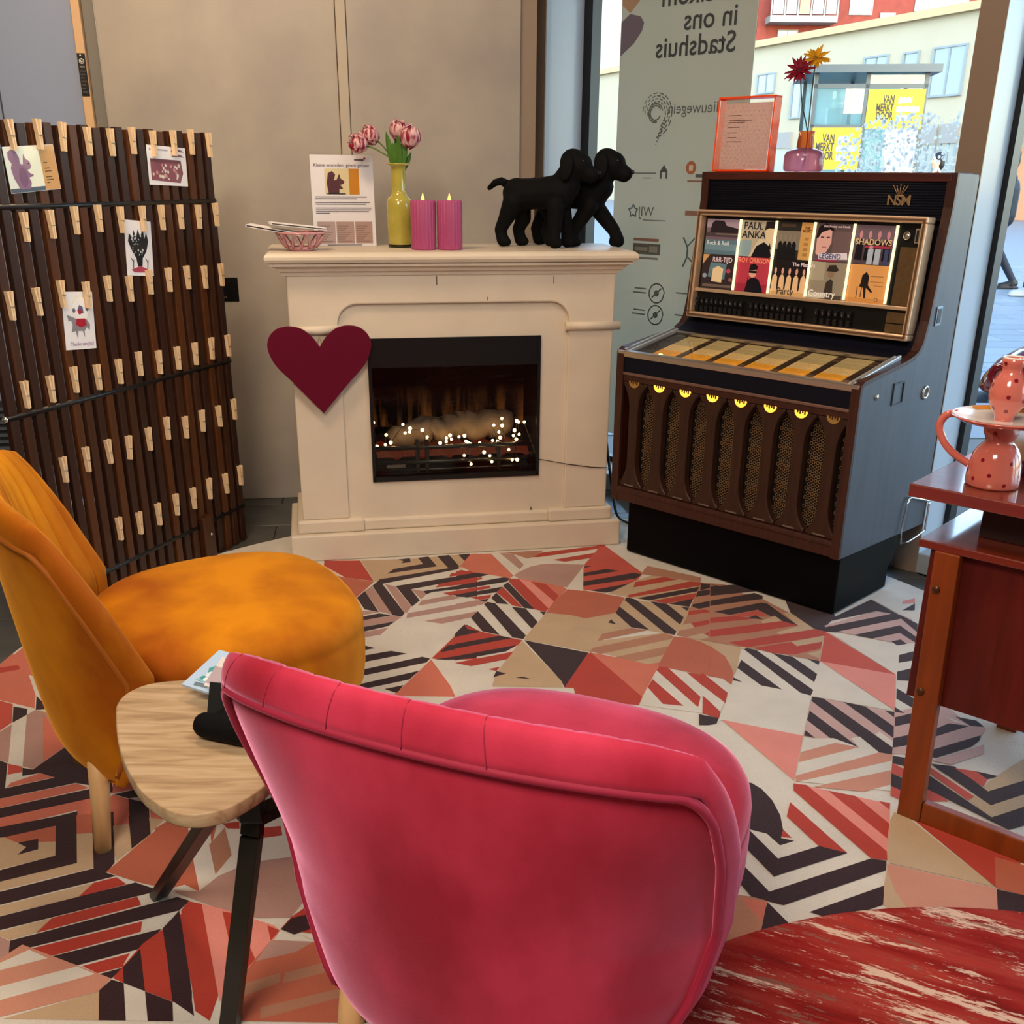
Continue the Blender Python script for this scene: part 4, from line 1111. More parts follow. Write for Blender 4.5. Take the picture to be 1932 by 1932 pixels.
def ear_mesh(s, hz, S):
    o = [(-.012, .335), (.02, .335), (.030, .30), (.026, .262), (.008, .232), (-.014, .228), (-.030, .25), (-.028, .295)]
    vs = []
    for dy in (.0, .012):
        for x, z in o:
            k = (.335-z)/.1
            vs.append(((x+.13)*S, s*(.041+.013*math.sin(min(1, k)*PI*.6)+dy)*S, (z+hz)*S))
    n = len(o); fs = [tuple(range(n)), tuple(range(2*n-1, n-1, -1))]+[(i, n+i, n+(i+1) % n, (i+1) % n) for i in range(n)]
    return vs, fs
dog('felt_dog', 'black felt toy dog standing in front, nearer the candles, tail showing', -.305, .225, -33, 0, sc_=.97)
dog('felt_dog', 'black felt toy dog striding behind the other, nearest the right end of the mantel', -.172, .262, -31, 1, hz=.004, sc_=.97)

# ================================================================== slatted screen (frame: x along it towards the wall, y behind it)
SR = math.atan2(.941, .337); SO = (-1.071, 3.889, 0)
scr = thing('slatted_screen', 'tall dark wooden slatted room divider with clothespins in rows', 'room divider', SO, SR)
SLATS = [M('slat_dark', '#34180d', .38, var=.35, vscale=3, stretch=(18, 18, .8)), M('slat_mid', '#452310', .38, var=.35, vscale=3, stretch=(18, 18, .8)), M('slat_amber', '#582e10', .38, var=.35, vscale=3, stretch=(18, 18, .8))]
pick = [0, 1, 2, 0, 1, 2, 1, 0, 2, 0, 0, 1, 0, 2, 0, 1, 2, 0, 1, 0, 1, 0]
protos = {}
for k in range(22):
    u = .01-.05*k
    mi = pick[k]
    if mi not in protos: protos[mi] = MB().box(-.016, .016, 0, .019, .006, 1.487).build('slat', SLATS[mi], scr, bevel=.0015, seg=1); o = protos[mi]
    else: o = protos[mi].copy(); C.objects.link(o)
    o.location = (u, 0, -.003*(k % 3))
ROD = M('rod_black', '#0c0d10', .35)
for z in (.143, .707, 1.267):
    MB().tube([(-1.06, .0075, z), (.03, .0075, z)], .0105, 10).build('rod', ROD, scr)
for z in (.707, 1.267): MB().ball((-1.062, .0095, z), .010, 10, 6).build('rod_cap', CHROME, scr)
MB().box(-.262, -.20, -.018, .045, .006, .175).build('foot_block', SLATS[1], scr, bevel=.004)
MB().cyl((-.225, -.0185, .105), (-.225, -.022, .105), .006, .005, 12).build('foot_screw', CHROME, scr)
MB().box(-.90, -.84, -.018, .045, .006, .175).build('foot_block', SLATS[1], scr, bevel=.004)

# clothespins: two arms in a narrow V and a wire spring
PW = M('pin_wood', '#eccda4', .6, var=.12, vscale=30, stretch=(1, 1, .15)); PS = M('pin_spring', '#b9b2a4', .3, 1)
def arm(s):
    v = [(s*.0005, -.078), (s*.0058, -.077), (s*.0074, -.04), (s*.0112, 0), (s*.0048, 0), (s*.0012, -.036)]
    return v if s > 0 else v[::-1]
Tp = Matrix(((1, 0, 0, 0), (0, 0, 1, 0), (0, 1, 0, 0), (0, 0, 0, 1)))
pin0 = thing('clothespin', 'x', 'clothespin', (0, 0, 0), SR, 'clothespins on the slatted screen')
for s in (-1, 1): MB().prism(arm(s), -.014, -.001, Tp).build('pin_arm', PW, pin0)
MB().tube([(-.0075, -.0145, -.040), (.0078, -.0145, -.042), (.0082, -.006, -.043)], .0013, 6).tube([(-.0068, -.0075, -.043), (.0068, -.0075, -.043)], .0024, 8).build('pin_spring', PS, pin0)
ORD = ['first', 'second', 'third', 'fourth', 'fifth', 'sixth', 'seventh', 'eighth', 'ninth', 'tenth', 'eleventh']
ROWN = ['topmost', 'second', 'third', 'fourth', 'fifth', 'lowest']
rows = [(1.487, .0, 10, 0), (1.260, .0, 10, 0), (1.058, .0, 11, 0), (.809, .0, 11, 0), (.563, .0, 10, 0), (.303, .0, 8, 0)]
SM = Matrix.Translation(SO) @ Matrix.Rotation(SR, 4, 'Z')
held = {(0, 2): 'holding the card with the patterned pouch', (0, 8): 'holding the squirrel postcard', (1, 4): 'holding the white card with the black drawing', (2, 7): 'holding the white card with the rider drawing'}
rnd = random.Random(11); used = False
for ri, (z, _, n_, _) in enumerate(rows):
    for k in range(n_):
        u = .01-.1*k; dz = rnd.uniform(-.007, .007)
        if (ri, k) == (4, 4): dz += .01
        p = SM @ Vector((u, -.0005, z+dz))
        lab = 'clothespin %s, in the %s row of the screen' % (held[(ri, k)], ROWN[ri]) if (ri, k) in held else 'wooden clothespin, %s from the wall end in the %s row of pins' % (ORD[k], ROWN[ri])
        if (ri, k) in held: p = SM @ Vector((u, -.004, z+dz))
        o = pin0 if not used else dup(pin0); used = True
        o.location = p; o['label'] = lab; o.rotation_euler = (0, 0, SR)
        if rnd.random() < .25: o.rotation_euler = (Matrix.Rotation(SR, 3, 'Z') @ Matrix.Rotation(R(rnd.uniform(-4, 5)), 3, 'Y')).to_euler()

# cards clipped to the screen
def card(name, label, u, z, wd, ht_, tiltdeg, shapes, col='#f1eef0'):
    p = SM @ Vector((u, -.0009, z))
    t = thing(name, label, 'postcard', p, 0, 'cards clipped to the slatted screen')
    t.rotation_euler = (Matrix.Rotation(SR, 3, 'Z') @ Matrix.Rotation(R(tiltdeg), 3, 'Y')).to_euler()
    MB().box(-wd/2, wd/2, -.0007, .0007, -ht_/2, ht_/2).build('card_sheet', M('card_'+col.strip('#'), col, .45, coat=.2), t)
    decal('card_print', t, frame((0, -.0008, 0), (1, 0, 0)), shapes, PRINTGLOSS, lift=.0003, step=.0001)
    return t
sq = [('#dfe6de', rect(-.096, -.058, .035, .058)), ('#e7ecd9', rect(-.02, -.058, .035, .058)), ('#cf9f68', rect(.035, -.058, .094, .058)), ('#55606f', rect(-.096, -.058, .035, -.047)),
      ('#8b6a86', [(-.06, -.05), (-.076, -.02), (-.080, .005), (-.074, .016), (-.084, .03), (-.082, .045), (-.068, .052), (-.052, .046), (-.043, .03), (-.044, .015), (-.034, .012), (-.030, .028), (-.026, .04), (-.022, .028), (-.012, .02), (-.004, .008), (-.010, .0), (-.022, -.002), (-.012, -.012), (-.002, -.014), (-.002, -.019), (-.02, -.022), (-.014, -.034), (-.02, -.05)]),
      ('#7a5a78', circ(-.040, -.020, .016, 14, .026)), ('#94708c', circ(-.018, .012, .012, 12)), ('#2b1d2a', circ(-.014, .014, .0025, 8))]
for k, wd in enumerate((.014, 0, .02, .026, 0, .024, .028, .012)):
    if wd: sq.append(('#5a452a', rect(.045, .012-k*.0075, .045+wd, .0145-k*.0075)))
card('squirrel_postcard', 'postcard of a purple red squirrel beside an ochre text strip, top left of the screen', -.822, 1.366, .19, .118, -3.5, sq)
rn = random.Random(2)
bag = [('#8c4f5c', [(-.088, -.045), (.06, -.05), (.078, -.02), (.07, .018), (-.088, .018)]), ('#6f3a48', rect(-.088, .010, .070, .020)), ('#8d6472', [(.02, .046), (.04, .054), (.07, .054), (.09, .046)]), ('#8d6472', [(.02, .030), (.04, .038), (.07, .038), (.09, .030)])]
for _ in range(26):
    x, y = rn.uniform(-.08, .06), rn.uniform(-.042, .005); bag.append((rn.choice(('#d9c9a8', '#c98f95', '#e3dcd6')), circ(x, y, rn.uniform(.003, .007), 7)))
bag += [('#8fa0b0', circ(-.085, .047, .004, 8)), ('#b9b6bd', rect(-.075, .045, .005, .050))]
card('pouch_card', 'white card with a picture of a patterned plum pouch, upper right of the screen', -.222, 1.378, .2, .119, 2, bag)
hand = [('#23272b', [(-.045, .045), (-.052, .02), (-.035, -.01), (-.018, -.03), (-.012, -.055), (.010, -.055), (.014, -.03), (.034, -.008), (.046, .022), (.038, .05), (.028, .03), (.022, .06), (.008, .035), (-.002, .058), (-.012, .034), (-.024, .056), (-.03, .03)]), ('#b3495f', [(-.045, -.066), (0, -.054), (.045, -.066), (.03, -.074), (-.03, -.074)])]
for _ in range(30):
    x, y = rn.uniform(-.035, .03), rn.uniform(-.02, .04); hand.append(('#cfd6d8', circ(x, y, rn.uniform(.0015, .004), 5)))
for x in (-.035, .035):
    for q in stroke([(x, -.062), (x+.004, -.035)], .004)+stroke([(x+.004, -.045), (x-.008, -.03)], .003): hand.append(('#3c5560', q))
card('drawing_card', 'white card with a black leafy hand drawing above a red mound', -.414, 1.132, .128, .168, 5, hand)
dk = [('#efe6c8', circ(.01, .035, .038, 20)), ('#f4f1f0', circ(.01, .035, .035, 20))]
dk += [('#8d8a90', [(-.045, .0), (-.05, .018), (-.03, .012), (-.01, .004), (.03, .004), (.044, -.012), (.04, -.03), (.03, -.02), (.018, -.03), (.018, -.05), (.01, -.03), (-.008, -.03), (-.012, -.052), (-.02, -.03), (-.036, -.032), (-.03, -.012), (-.034, .0)]), ('#b0263a', [(-.012, .006), (.024, .006), (.03, -.014), (.005, -.02), (-.016, -.012)]),
       ('#5b5f86', [(-.006, .03), (.004, .046), (.018, .04), (.02, .022), (.0, .018)]), ('#b0263a', circ(.004, .026, .008, 10)), ('#6c6a80', circ(-.02, .03, .007, 8)), ('#6c6a80', circ(.036, .034, .007, 8))]
rider = card('rider_card', 'white card with a drawing of a rider on a grey donkey, handwriting below', -.728, .942, .128, .168, 5, dk)
text('handwriting', rider, frame((-.045, -.0012, -.073), (1, 0, 0)), 'Thanks van Jou!', .0155, M('ink_violet', '#8a5a9a', .6), lift=.0004)

# ================================================================== shell chairs (frame: x to the sitter's right, y forwards)
def velvet(name, dark, light, sheen_c, sh=.9, scale=5):
    m = M(name, light, .75, spec=.2, col2=dark, vscale=scale, stretch=(1, 1, .55), sheen=sh, sheencol=sheen_c, bump=.12, bscale=420)
    return m
BEECH = M('beech_leg', '#d9ac78', .45, var=.12, vscale=6, stretch=(10, 10, 1))
HW = [(.16, .228), (.20, .252), (.26, .282), (.34, .315), (.45, .338), (.60, .350), (.72, .348), (.80, .340)]
SPINE = [(.16, .0), (.22, -.015), (.30, -.026), (.45, -.045), (.60, -.062), (.80, -.085)]
EDGE = [(.16, .07), (.20, .09), (.26, .115), (.36, .14), (.45, .145), (.60, .078), (.75, .0), (.82, -.03)]
def back_mid(u, v):
    zt = .802-.014*u*u-.024*abs(u)**6; zb = .162
    z = zb+(zt-zb)*v
    hw = lerp_tab(HW, z)*1.03
    if v > .72: hw *= 1-.085*((v-.72)/.28)**3
    x = hw*u
    sp = lerp_tab(SPINE, z); ed = lerp_tab(EDGE, z)
    y = sp+(ed-sp)*abs(u)**2.3
    return Vector((x, y, z))
def back_normal(u, v):
    e = .02
    a = back_mid(min(1, u+e), v)-back_mid(max(-1, u-e), v); b = back_mid(u, min(1, v+e))-back_mid(u, max(0, v-e))
    n = b.cross(a); n.normalize()          # points backwards (outer side)
    return n if n.y < 0 else -n
TH = .038
def edge_fall(u, v):
    a = max(0, 1-(abs(u))**10); b = max(0, 1-(v**11 if v > .5 else (1-v)**14))
    return math.sqrt(a)*math.sqrt(b)
SEAM = .30
def shell_chair(name, label, origin, rotz, vel, velp, group):
    t = thing(name, label, 'armchair', origin+(0,), rotz, group)
    NU, NV = 132, 64
    us = [-math.cos(PI*i/NU)*.5-.5+1 for i in range(NU+1)]
    def U(f): q = -1+2*f; return math.copysign(1-(1-abs(q))**1.5, q) if True else q
    def V(f): q = -1+2*f; return .5+.5*math.copysign(1-(1-abs(q))**1.5, q)
    def outer(f, g):
        u, v = U(f), V(g); m = back_mid(u, v); n = back_normal(u, v); e = edge_fall(u, v)
        ins = sstep(.94, .91, abs(u))*sstep(.93, .90, v)
        return tuple(m+n*(TH*e-.011*ins))
    def inner(f, g):
        u, v = U(f), V(g); m = back_mid(u, v); n = back_normal(u, v); e = edge_fall(u, v)
        fl = (.5+.5*math.cos(2*PI*u/.15))**9*.013*sstep(.04, .3, v)
        return tuple(m-n*(TH*e*(.96)-fl*e))
    # the roll keeps shallow stitched creases over its top
    b = MB(); b.grid(lambda f, g: outer(1-f, g), NU, NV); b.grid(inner, NU, NV)
    b.build('backrest', vel, t)
    # piping around the outer back panel
    pts = []
    for q in range(22): pts.append((-.925, .03+.80*q/22))
    for q in range(9): a = PI-q*PI/16; pts.append((-.855+.07*math.cos(a), .84+.075*math.sin(a)))
    for q in range(41): pts.append((-.84+1.68*q/40, .915))
    for q in range(9): a = PI/2-q*PI/16; pts.append((.855+.07*math.cos(a), .84+.075*math.sin(a)))
    for q in range(22): pts.append((.925, .83-.80*q/22))
    P = []
    for u, v in pts:
        m = back_mid(u, v); n = back_normal(u, v); P.append(tuple(m+n*(TH*edge_fall(u, v)-.004)))
    MB().tube(P, .0062, 8).build('piping', velp, t)
    # stitched seams across the roll
    for k in range(-3, 2):
        u = (k-.02)*SEAM*(1 if k > -3 else .96)
        pp = []
        for q in range(9):
            v = .922+.0775*q/8; m = back_mid(u, v); n = back_normal(u, v); pp.append(tuple(m+n*(TH*edge_fall(u, v)+.0002)))
        m = back_mid(u, 1); pp.append(tuple(m+Vector((0, 0, .001))))
        MB().tube(pp, .0009, 5).build('seam_stitch', velp, t)
    # seat: rounded D, domed top, seam under the edge
    prof = [(0, .478), (.35, .477), (.62, .474), (.80, .467), (.90, .457), (.96, .443), (.992, .424), (1.0, .408), (.993, .400), (1.0, .392), (1.004, .36), (1.0, .31), (.985, .275), (.95, .255), (.85, .245), (0, .245)]
    def plan(q, s):
        c, si = math.cos(q), math.sin(q); ex = 2/2.7
        x = .318*math.copysign(abs(c)**ex, c); y = .36+.298*math.copysign(abs(si)**ex, si)
        if y < .36: x *= .92+.08*(y-.06)/.30
        return x*s, .36+(y-.36)*s
    n = 72; vs = []
    for s, z in prof:
        for k in range(n):
            x, y = plan(2*PI*k/n, s); zz = z+.014*(y-.36)*(1 if z > .38 else 0)
            vs.append((x, y, zz))
    m = len(prof)
    fs = [(i*n+(k+1) % n, i*n+k, (i+1)*n+k, (i+1)*n+(k+1) % n) for i in range(m-1) for k in range(n)]
    MB().add(vs, fs, True).build('seat', vel, t)
    for x, y, sx, sy in ((-.180, .036, -.1, -.10), (.180, .036, .1, -.10), (-.2, .52, -.12, .1), (.2, .52, .12, .1)):
        MB().tube([(x, y, .25), (x+sx*.25, y+sy*.25, .0)], [.0235, .017], 16).build('leg', BEECH, t)
    return t
YV = velvet('velvet_ochre', '#a05004', '#dc8a0a', '#ffb648', .6, 4)
YP = M('velvet_ochre_piping', '#a8590a', .7, sheen=.4, sheencol='#ffb85a')
PV = velvet('velvet_pink', '#a41c30', '#d63c5a', '#ffb0d8', 1.0, 5)
PP = M('velvet_pink_piping', '#a3203f', .7, sheen=.6, sheencol='#ff8ab4')
shell_chair('shell_armchair', 'ochre yellow velvet shell armchair with fluted back and beech legs', (-.983, 2.03), R(-62.3), YV, YP, 'velvet shell armchairs')
shell_chair('shell_armchair', 'pink velvet shell armchair seen from behind in the foreground', (-.08, 1.128), R(-23.95), PV, PP, 'velvet shell armchairs')

# ================================================================== side table
st = thing('side_table', 'small oak-topped side table with black metal legs between the two armchairs', 'side table', (-.53, 1.48, 0))
OAK = bpy.data.materials.new('oak_top'); OAK.use_nodes = True; n = OAK.node_tree; b = n.nodes['Principled BSDF']; b.inputs['Roughness'].default_value = .42
tc = n.nodes.new('ShaderNodeTexCoord'); mp = n.nodes.new('ShaderNodeMapping'); mp.inputs['Rotation'].default_value = (0, 0, R(3)); mp.inputs['Scale'].default_value = (1.6, 13, 8)
nz = n.nodes.new('ShaderNodeTexNoise'); nz.inputs['Scale'].default_value = 4; nz.inputs['Detail'].default_value = 7; nz.inputs['Distortion'].default_value = 1.2
rp = n.nodes.new('ShaderNodeValToRGB'); rp.color_ramp.elements[0].position = .3; rp.color_ramp.elements[0].color = lin('#9c7f5e')+(1,); rp.color_ramp.elements[1].position = .72; rp.color_ramp.elements[1].color = lin('#cbb191')+(1,)
e = rp.color_ramp.elements.new(.5); e.color = lin('#b99c78')+(1,)
n.links.new(tc.outputs['Object'], mp.inputs[0]); n.links.new(mp.outputs[0], nz.inputs[0]); n.links.new(nz.outputs[0], rp.inputs[0]); n.links.new(rp.outputs[0], b.inputs['Base Color'])
ol = [(-.677, 1.56), (-.688, 1.598), (-.686, 1.635), (-.667, 1.667), (-.639, 1.683), (-.605, 1.69), (-.53, 1.697), (-.45, 1.69), (-.385, 1.655), (-.352, 1.59), (-.350, 1.48), (-.362, 1.39), (-.373, 1.342), (-.39, 1.31), (-.41, 1.284), (-.433, 1.269), (-.457, 1.263), (-.486, 1.268), (-.516, 1.288), (-.553, 1.323), (-.597, 1.386), (-.640, 1.467)]
ol = catmull([(x+.53, y-1.48) for x, y in ol], 5)
MB().prism(ol, .475, .5, smooth=True).build('table_top', OAK, st, bevel=.003)
MB().prism([(x*.998, y*.998) for x, y in ol], .4765, .4955, smooth=True).build('edge_band', M('oak_edge', '#b98a52', .5, var=.3, vscale=3, stretch=(1, 1, 60)), st)
LM = M('leg_black_metal', '#1b1610', .38)
MB().box(.110, .146, -.132, -.100, .425, .475).build('hub', LM, st, bevel=.003)
def flat_leg(pts, wide=None):
    b = MB(); w = .016
    for p, q in zip(pts, pts[1:]):
        P, Q = Vector(p), Vector(q); d = (Q-P).normalized(); s = Vector((-d.y, d.x, 0))
        if s.length < .05: s = Vector((1, 0, 0))
        if wide: s = Vector(wide)
        s.normalize(); nn = d.cross(s).normalized()
        vs = [P+s*w-nn*.010, P-s*w-nn*.010, P-s*w+nn*.010, P+s*w+nn*.010, Q+s*w-nn*.010, Q-s*w-nn*.010, Q-s*w+nn*.010, Q+s*w+nn*.010]
        b.add(vs, [(0, 1, 2, 3), (7, 6, 5, 4), (0, 4, 5, 1), (1, 5, 6, 2), (2, 6, 7, 3), (3, 7, 4, 0)])
    return b.build('leg', LM, st, bevel=.0015)
flat_leg([(.128, -.115, .425), (.07, -.05, .43), (-.18, .222, .006)])
flat_leg([(.128, -.112, .43), (.126, -.125, .40), (.052, -.12, .006)], (.95, -.3, 0))
flat_leg([(.128, -.115, .425), (.17, -.08, .43), (.34, .10, .006)])

# card holder of black felt, shaped like a lying dog, with cards leaning in it
chd = thing('card_holder', 'black felt card holder with a rounded dog-like paw on the oak side table', 'card holder', (-.462, 1.488, .5), R(-10))
b = MB(); b.capsule((-.035, -.012, .024), (.03, -.02, .026), .022, .026); b.capsule((.03, -.02, .026), (.085, -.015, .03), .026, .028); b.capsule((-.035, -.012, .02), (-.022, -.01, .024), .017, .022); b.capsule((.0, 0, .035), (.07, .01, .045), .02, .024)
b.build('felt_body', FELT, chd, remesh=.004, smooth_it=3)
MB().box(-.06, .07, .014, .018, 0.0, .075, Matrix.Translation((0, .02, 0)) @ Matrix.Rotation(R(-24), 4, 'X')).build('back_plate', BLACK, chd, bevel=.001)
MB().box(-.062, .072, -.0, .062, 0.0, .004, Matrix.Translation((0, .03, 0))).build('foot_plate', BLACK, chd, bevel=.001)
def lean(name, label, loc, rz, rx, wd, hh, thick, col, shapes):
    o = thing(name, label, 'card', loc, 0, 'cards in the black holder')
    o.rotation_euler = (Matrix.Rotation(R(rz), 3, 'Z') @ Matrix.Rotation(R(rx), 3, 'X')).to_euler()
    MB().box(-wd/2, wd/2, 0, thick, 0, hh).build('card_sheet', M('sheet_'+col.strip('#'), col, .5), o, bevel=.0005)
    if shapes: decal('card_print', o, frame((0, 0, 0), (1, 0, 0)), shapes, PRINT, lift=.0004, step=.0001)
tl = [('#4f9ba3', [(-0.0080, 0.0522), (0.0000, 0.0612), (0.0096, 0.0558), (0.0160, 0.0630), (0.0240, 0.0522), (0.0224, 0.0405), (0.0000, 0.0396)]), ('#d8e6ee', circ(0.0096, 0.0378, 0.0104, 12)), ('#4f9ba3', circ(0.0176, 0.0342, 0.0072, 10)), ('#8fc0c8', [(-0.0096, 0.0180), (0.0240, 0.0180), (0.0288, 0.0324), (-0.0048, 0.0306)]), ('#4f9ba3', circ(0.0000, 0.0270, 0.0056, 8)), ('#e8eef4', circ(0.0080, 0.0252, 0.0048, 8)), ('#6b7f8a', [(-0.0032, 0.0054), (0.0272, 0.0072), (0.0240, 0.0162), (-0.0064, 0.0144)])]
lean('greeting_card', 'pale blue card with a teal flower drawing leaning in the black holder', (-.531, 1.588, .531), -29, -74, .105, .10, .006, '#b4d0ee', [(c_, [(x-.026, y) for x, y in p_]) for c_, p_ in tl])
lean('greeting_card', 'small white folded card with grey-pink inside in front of the pale blue card', (-.500, 1.562, .548), -29, -55, .06, .06, .002, '#e6dcdc', [('#b9a9b2', rect(-.03, .006, .03, .04))])

# ================================================================== jukebox (frame: x along its front to the right, y into it)
JO = (.7144, 3.4756, 0); JR = -PI/4
jb = thing('jukebox', 'vintage dark wooden jukebox with record sleeves, song strips and speaker grille', 'jukebox', JO, JR)
WAL = M('walnut_dark', '#43231a', .42, var=.35, vscale=4, stretch=(20, 20, 1.2))
WALR = M('walnut_red', '#4e2018', .4, var=.3, vscale=4, stretch=(1.2, 20, 20))
SIDEM = M('side_window_lit', '#4f5560', .38, var=.18, vscale=5, stretch=(6, 6, .8))  # right side only: bluish window light put into the colour
NAVY = M('navy_black', '#080b1a', .55, spec=.25)
HX = .4775
prof = [(.0, .215), (.0, .772), (.02, .785), (.287, .818), (.335, .828), (.363, .841), (.385, .865), (.403, .931), (.43, 1.15), (.447, 1.276), (.447, 1.376), (.605, 1.372), (.612, 1.36), (.612, .2)]
TY = lambda x: Matrix(((0, 0, 1, x), (1, 0, 0, 0), (0, 1, 0, 0), (0, 0, 0, 1)))
MB().prism(prof, -.016, 0, TY(HX)).build('side_panel', SIDEM, jb, bevel=.002)
MB().prism(prof, 0, .016, TY(-HX)).build('side_panel', WALR, jb, bevel=.002)
# front edges of the sides in walnut
for s in (-1, 1):
    e = MB(); pr = prof[:11]
    for (y0, z0), (y1, z1) in zip(pr, pr[1:]):
        d = Vector((0, y1-y0, z1-z0)).normalized(); nn = Vector((0, -d.z, d.y))
        x0, x1 = (HX-.030, HX+.001) if s > 0 else (-HX-.001, -HX+.030)
        q = [Vector((x0, y0, z0)), Vector((x1, y0, z0)), Vector((x1, y1, z1)), Vector((x0, y1, z1))]
        e.add([p+nn*.0015 for p in q]+[p-nn*.012 for p in q], [(0, 1, 2, 3), (7, 6, 5, 4), (0, 4, 5, 1), (1, 5, 6, 2), (2, 6, 7, 3), (3, 7, 4, 0)])
    e.build('side_edge', WAL, jb)
IN = HX-.028
MB().box(-IN, IN, .475, .605, .84, 1.35).box(-IN, IN, .06, .60, .22, .70).build('cabinet', NAVY, jb)
MB().box(-IN-.012, IN+.012, .447-.004, .6, 1.350, 1.377).build('top_board', WALR, jb, bevel=.003)
MB().box(-IN-.012, IN+.012, .605, .612, .2, 1.37).build('back_board', NAVY, jb)
# upper ribbed panel
b = MB(); b.box(-IN, IN, .452, .47, 1.235, 1.352)
for k in range(13): b.tube([(-IN, .4515, 1.246+k*.0082), (IN, .4515, 1.246+k*.0082)], .0028, 6)
b.build('ribbed_panel', NAVY, jb)
TF = Matrix.Rotation(R(-4.2), 4, 'X')
# emblem: letters under a crown of five prongs
GOLD = M('emblem_brass', '#c7a67e', .35, .8)
em = frame((.298, .447, 1.279), (1, 0, 0))
text('emblem', jb, em, 'NSM', .044, GOLD, 'CENTER', ext=.0015, spacing=.86, bold=.0006)
b = MB()
for k in range(5):
    a = R(-28+14*k); p0 = (.298+.012*math.sin(a)*1.1, .4455, 1.309); p1 = (.298+.052*math.sin(a), .4455, 1.309+.032*math.cos(a)*(1.0 if k % 2 == 0 else .85))
    b.tube([p0, p1], .0013, 6); b.ball(p1, .0026, 8, 6)
b.tube([(.284, .4455, 1.309), (.298, .4455, 1.307), (.312, .4455, 1.309)], .0013, 6)
b.build('emblem_crown', GOLD, jb)
# display: tilted frame, sleeves, buttons
MD = Matrix.Translation((0, .372, .868)) @ Matrix.Rotation(R(-4.3), 4, 'X')       # local x, z up, y inwards
XL, XR, ZH = -.436, .438, .380
b = MB()
def rail(x0, x1, z0, z1, d=.028): b.box(x0, x1, -d, .03, z0, z1, MD)
rail(XL, XR, 0, .020); rail(XL, XR, ZH-.020, ZH); rail(XL, XL+.020, .02, ZH-.02); rail(XR-.020, XR, .02, ZH-.02)
fr_ = M('frame_bronze', '#d8b898', .34, .45)
b.build('display_frame', fr_, jb, bevel=.004)
b = MB(); rail(XL+.007, XR-.007, .007, .013, .031); rail(XL+.007, XR-.007, ZH-.013, ZH-.007, .031); rail(XL+.007, XL+.013, .013, ZH-.013, .031); rail(XR-.013, XR-.007, .013, ZH-.013, .031)
b.build('frame_bead', M('frame_bead', '#7c5a40', .35, .5), jb)
MB().box(XL+.012, XR-.012, .004, .03, .012, ZH-.012, MD).build('display_back', M('display_black', '#08080a', .35), jb)
b = MB(); rail(XL+.018, XR-.018, .094, .106, .014); b.build('divider_rail', fr_, jb, bevel=.002)
BARL = M('lit_divider', '#fff2c0', .4, emit='#fff0c0', estr=1.1)
xs = [-.261, -.114, .036, .182, .3305]
for x in xs: MB().box(x-.0036, x+.0036, -.004, .003, .108, .352, MD).build('lit_bar', BARL, jb)
# ten record sleeves
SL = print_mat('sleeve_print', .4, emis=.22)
def sleeve(x0, x1, top, shapes):
    z0, z1 = (.228, .350) if top else (.106, .2265)
    W, H_ = x1-x0, z1-z0
    sh = [(c, [(x0+px*W, z0+py*H_) for px, py in p]) for c, p in shapes]
    T = MD @ frame((0, .0035, 0), (1, 0, 0))
    o = MB().box(x0, x1, .0036, .006, z0, z1, MD).build('record_sleeve', M('sleeve_card', '#4a4440', .5), jb)
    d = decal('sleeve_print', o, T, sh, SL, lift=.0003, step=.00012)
    return o
def stext(o, x0, x1, top, px, py, body, size, col, al='LEFT', sq=1):
    z0, z1 = (.228, .350) if top else (.106, .2265)
    mm = M('ink_'+col.strip('#'), col, .5, emit=col, estr=.15)
    text('lettering', o, MD @ frame((x0+px*(x1-x0), .0035, z0+py*(z1-z0)), (1, 0, 0)), body, size, mm, al, lift=.0018, squash=sq, bold=.0004)
B_ = [(-.408, -.266), (-.256, -.119), (-.109, .031), (.041, .177), (.187, .326)]
full = rect(0, 0, 1, 1)
def person_shape(cx, base, h, body, skin, w=.16):
    return [(body, [(cx-w, base), (cx-w*.8, base+h*.55), (cx-w*.3, base+h*.66), (cx+w*.3, base+h*.66), (cx+w*.8, base+h*.55), (cx+w, base)]), (skin, circ(cx, base+h*.8, w*.42, 12, h*.13))]
o = sleeve(*B_[0], True, [('#6e5c66', full), ('#a08a96', rect(0, .75, 1, 1)), ('#2a2226', [(.1, .55), (.16, .88), (.25, .96), (.52, .95), (.6, .82), (1, .74), (1, .6), (.5, .5)]), ('#4a3c40', rect(0, .5, 1, .62)), ('#73655f', rect(.3, .56, 1, .6)), ('#5a7480', rect(0, 0, 1, .42)), ('#6d8a94', rect(0, .12, 1, .3))])
stext(o, *B_[0], True, .06, .27, 'Rock & Roll', .020, '#d8dfe2')
o = sleeve(*B_[0], False, [('#34292b', full), ('#c79a66', [(0, .7), (0, 1), (.2, 1)]), ('#5f7c86', [(.2, .35), (.25, .78), (.75, .75), (.72, .3)]), ('#e3c79a', [(.32, .22), (.34, .6), (.5, .68), (.66, .6), (.64, .2)]), ('#a8485c', circ(.82, .55, .07, 8)), ('#8d9aa8', circ(.1, .38, .07, 8)), ('#6b5a50', rect(.06, .06, .94, .14)), ('#8c5560', circ(.9, .3, .06, 8))])
stext(o, *B_[0], False, .3, .8, 'R&R-TIJD', .024, '#e9d3dc', sq=.9)
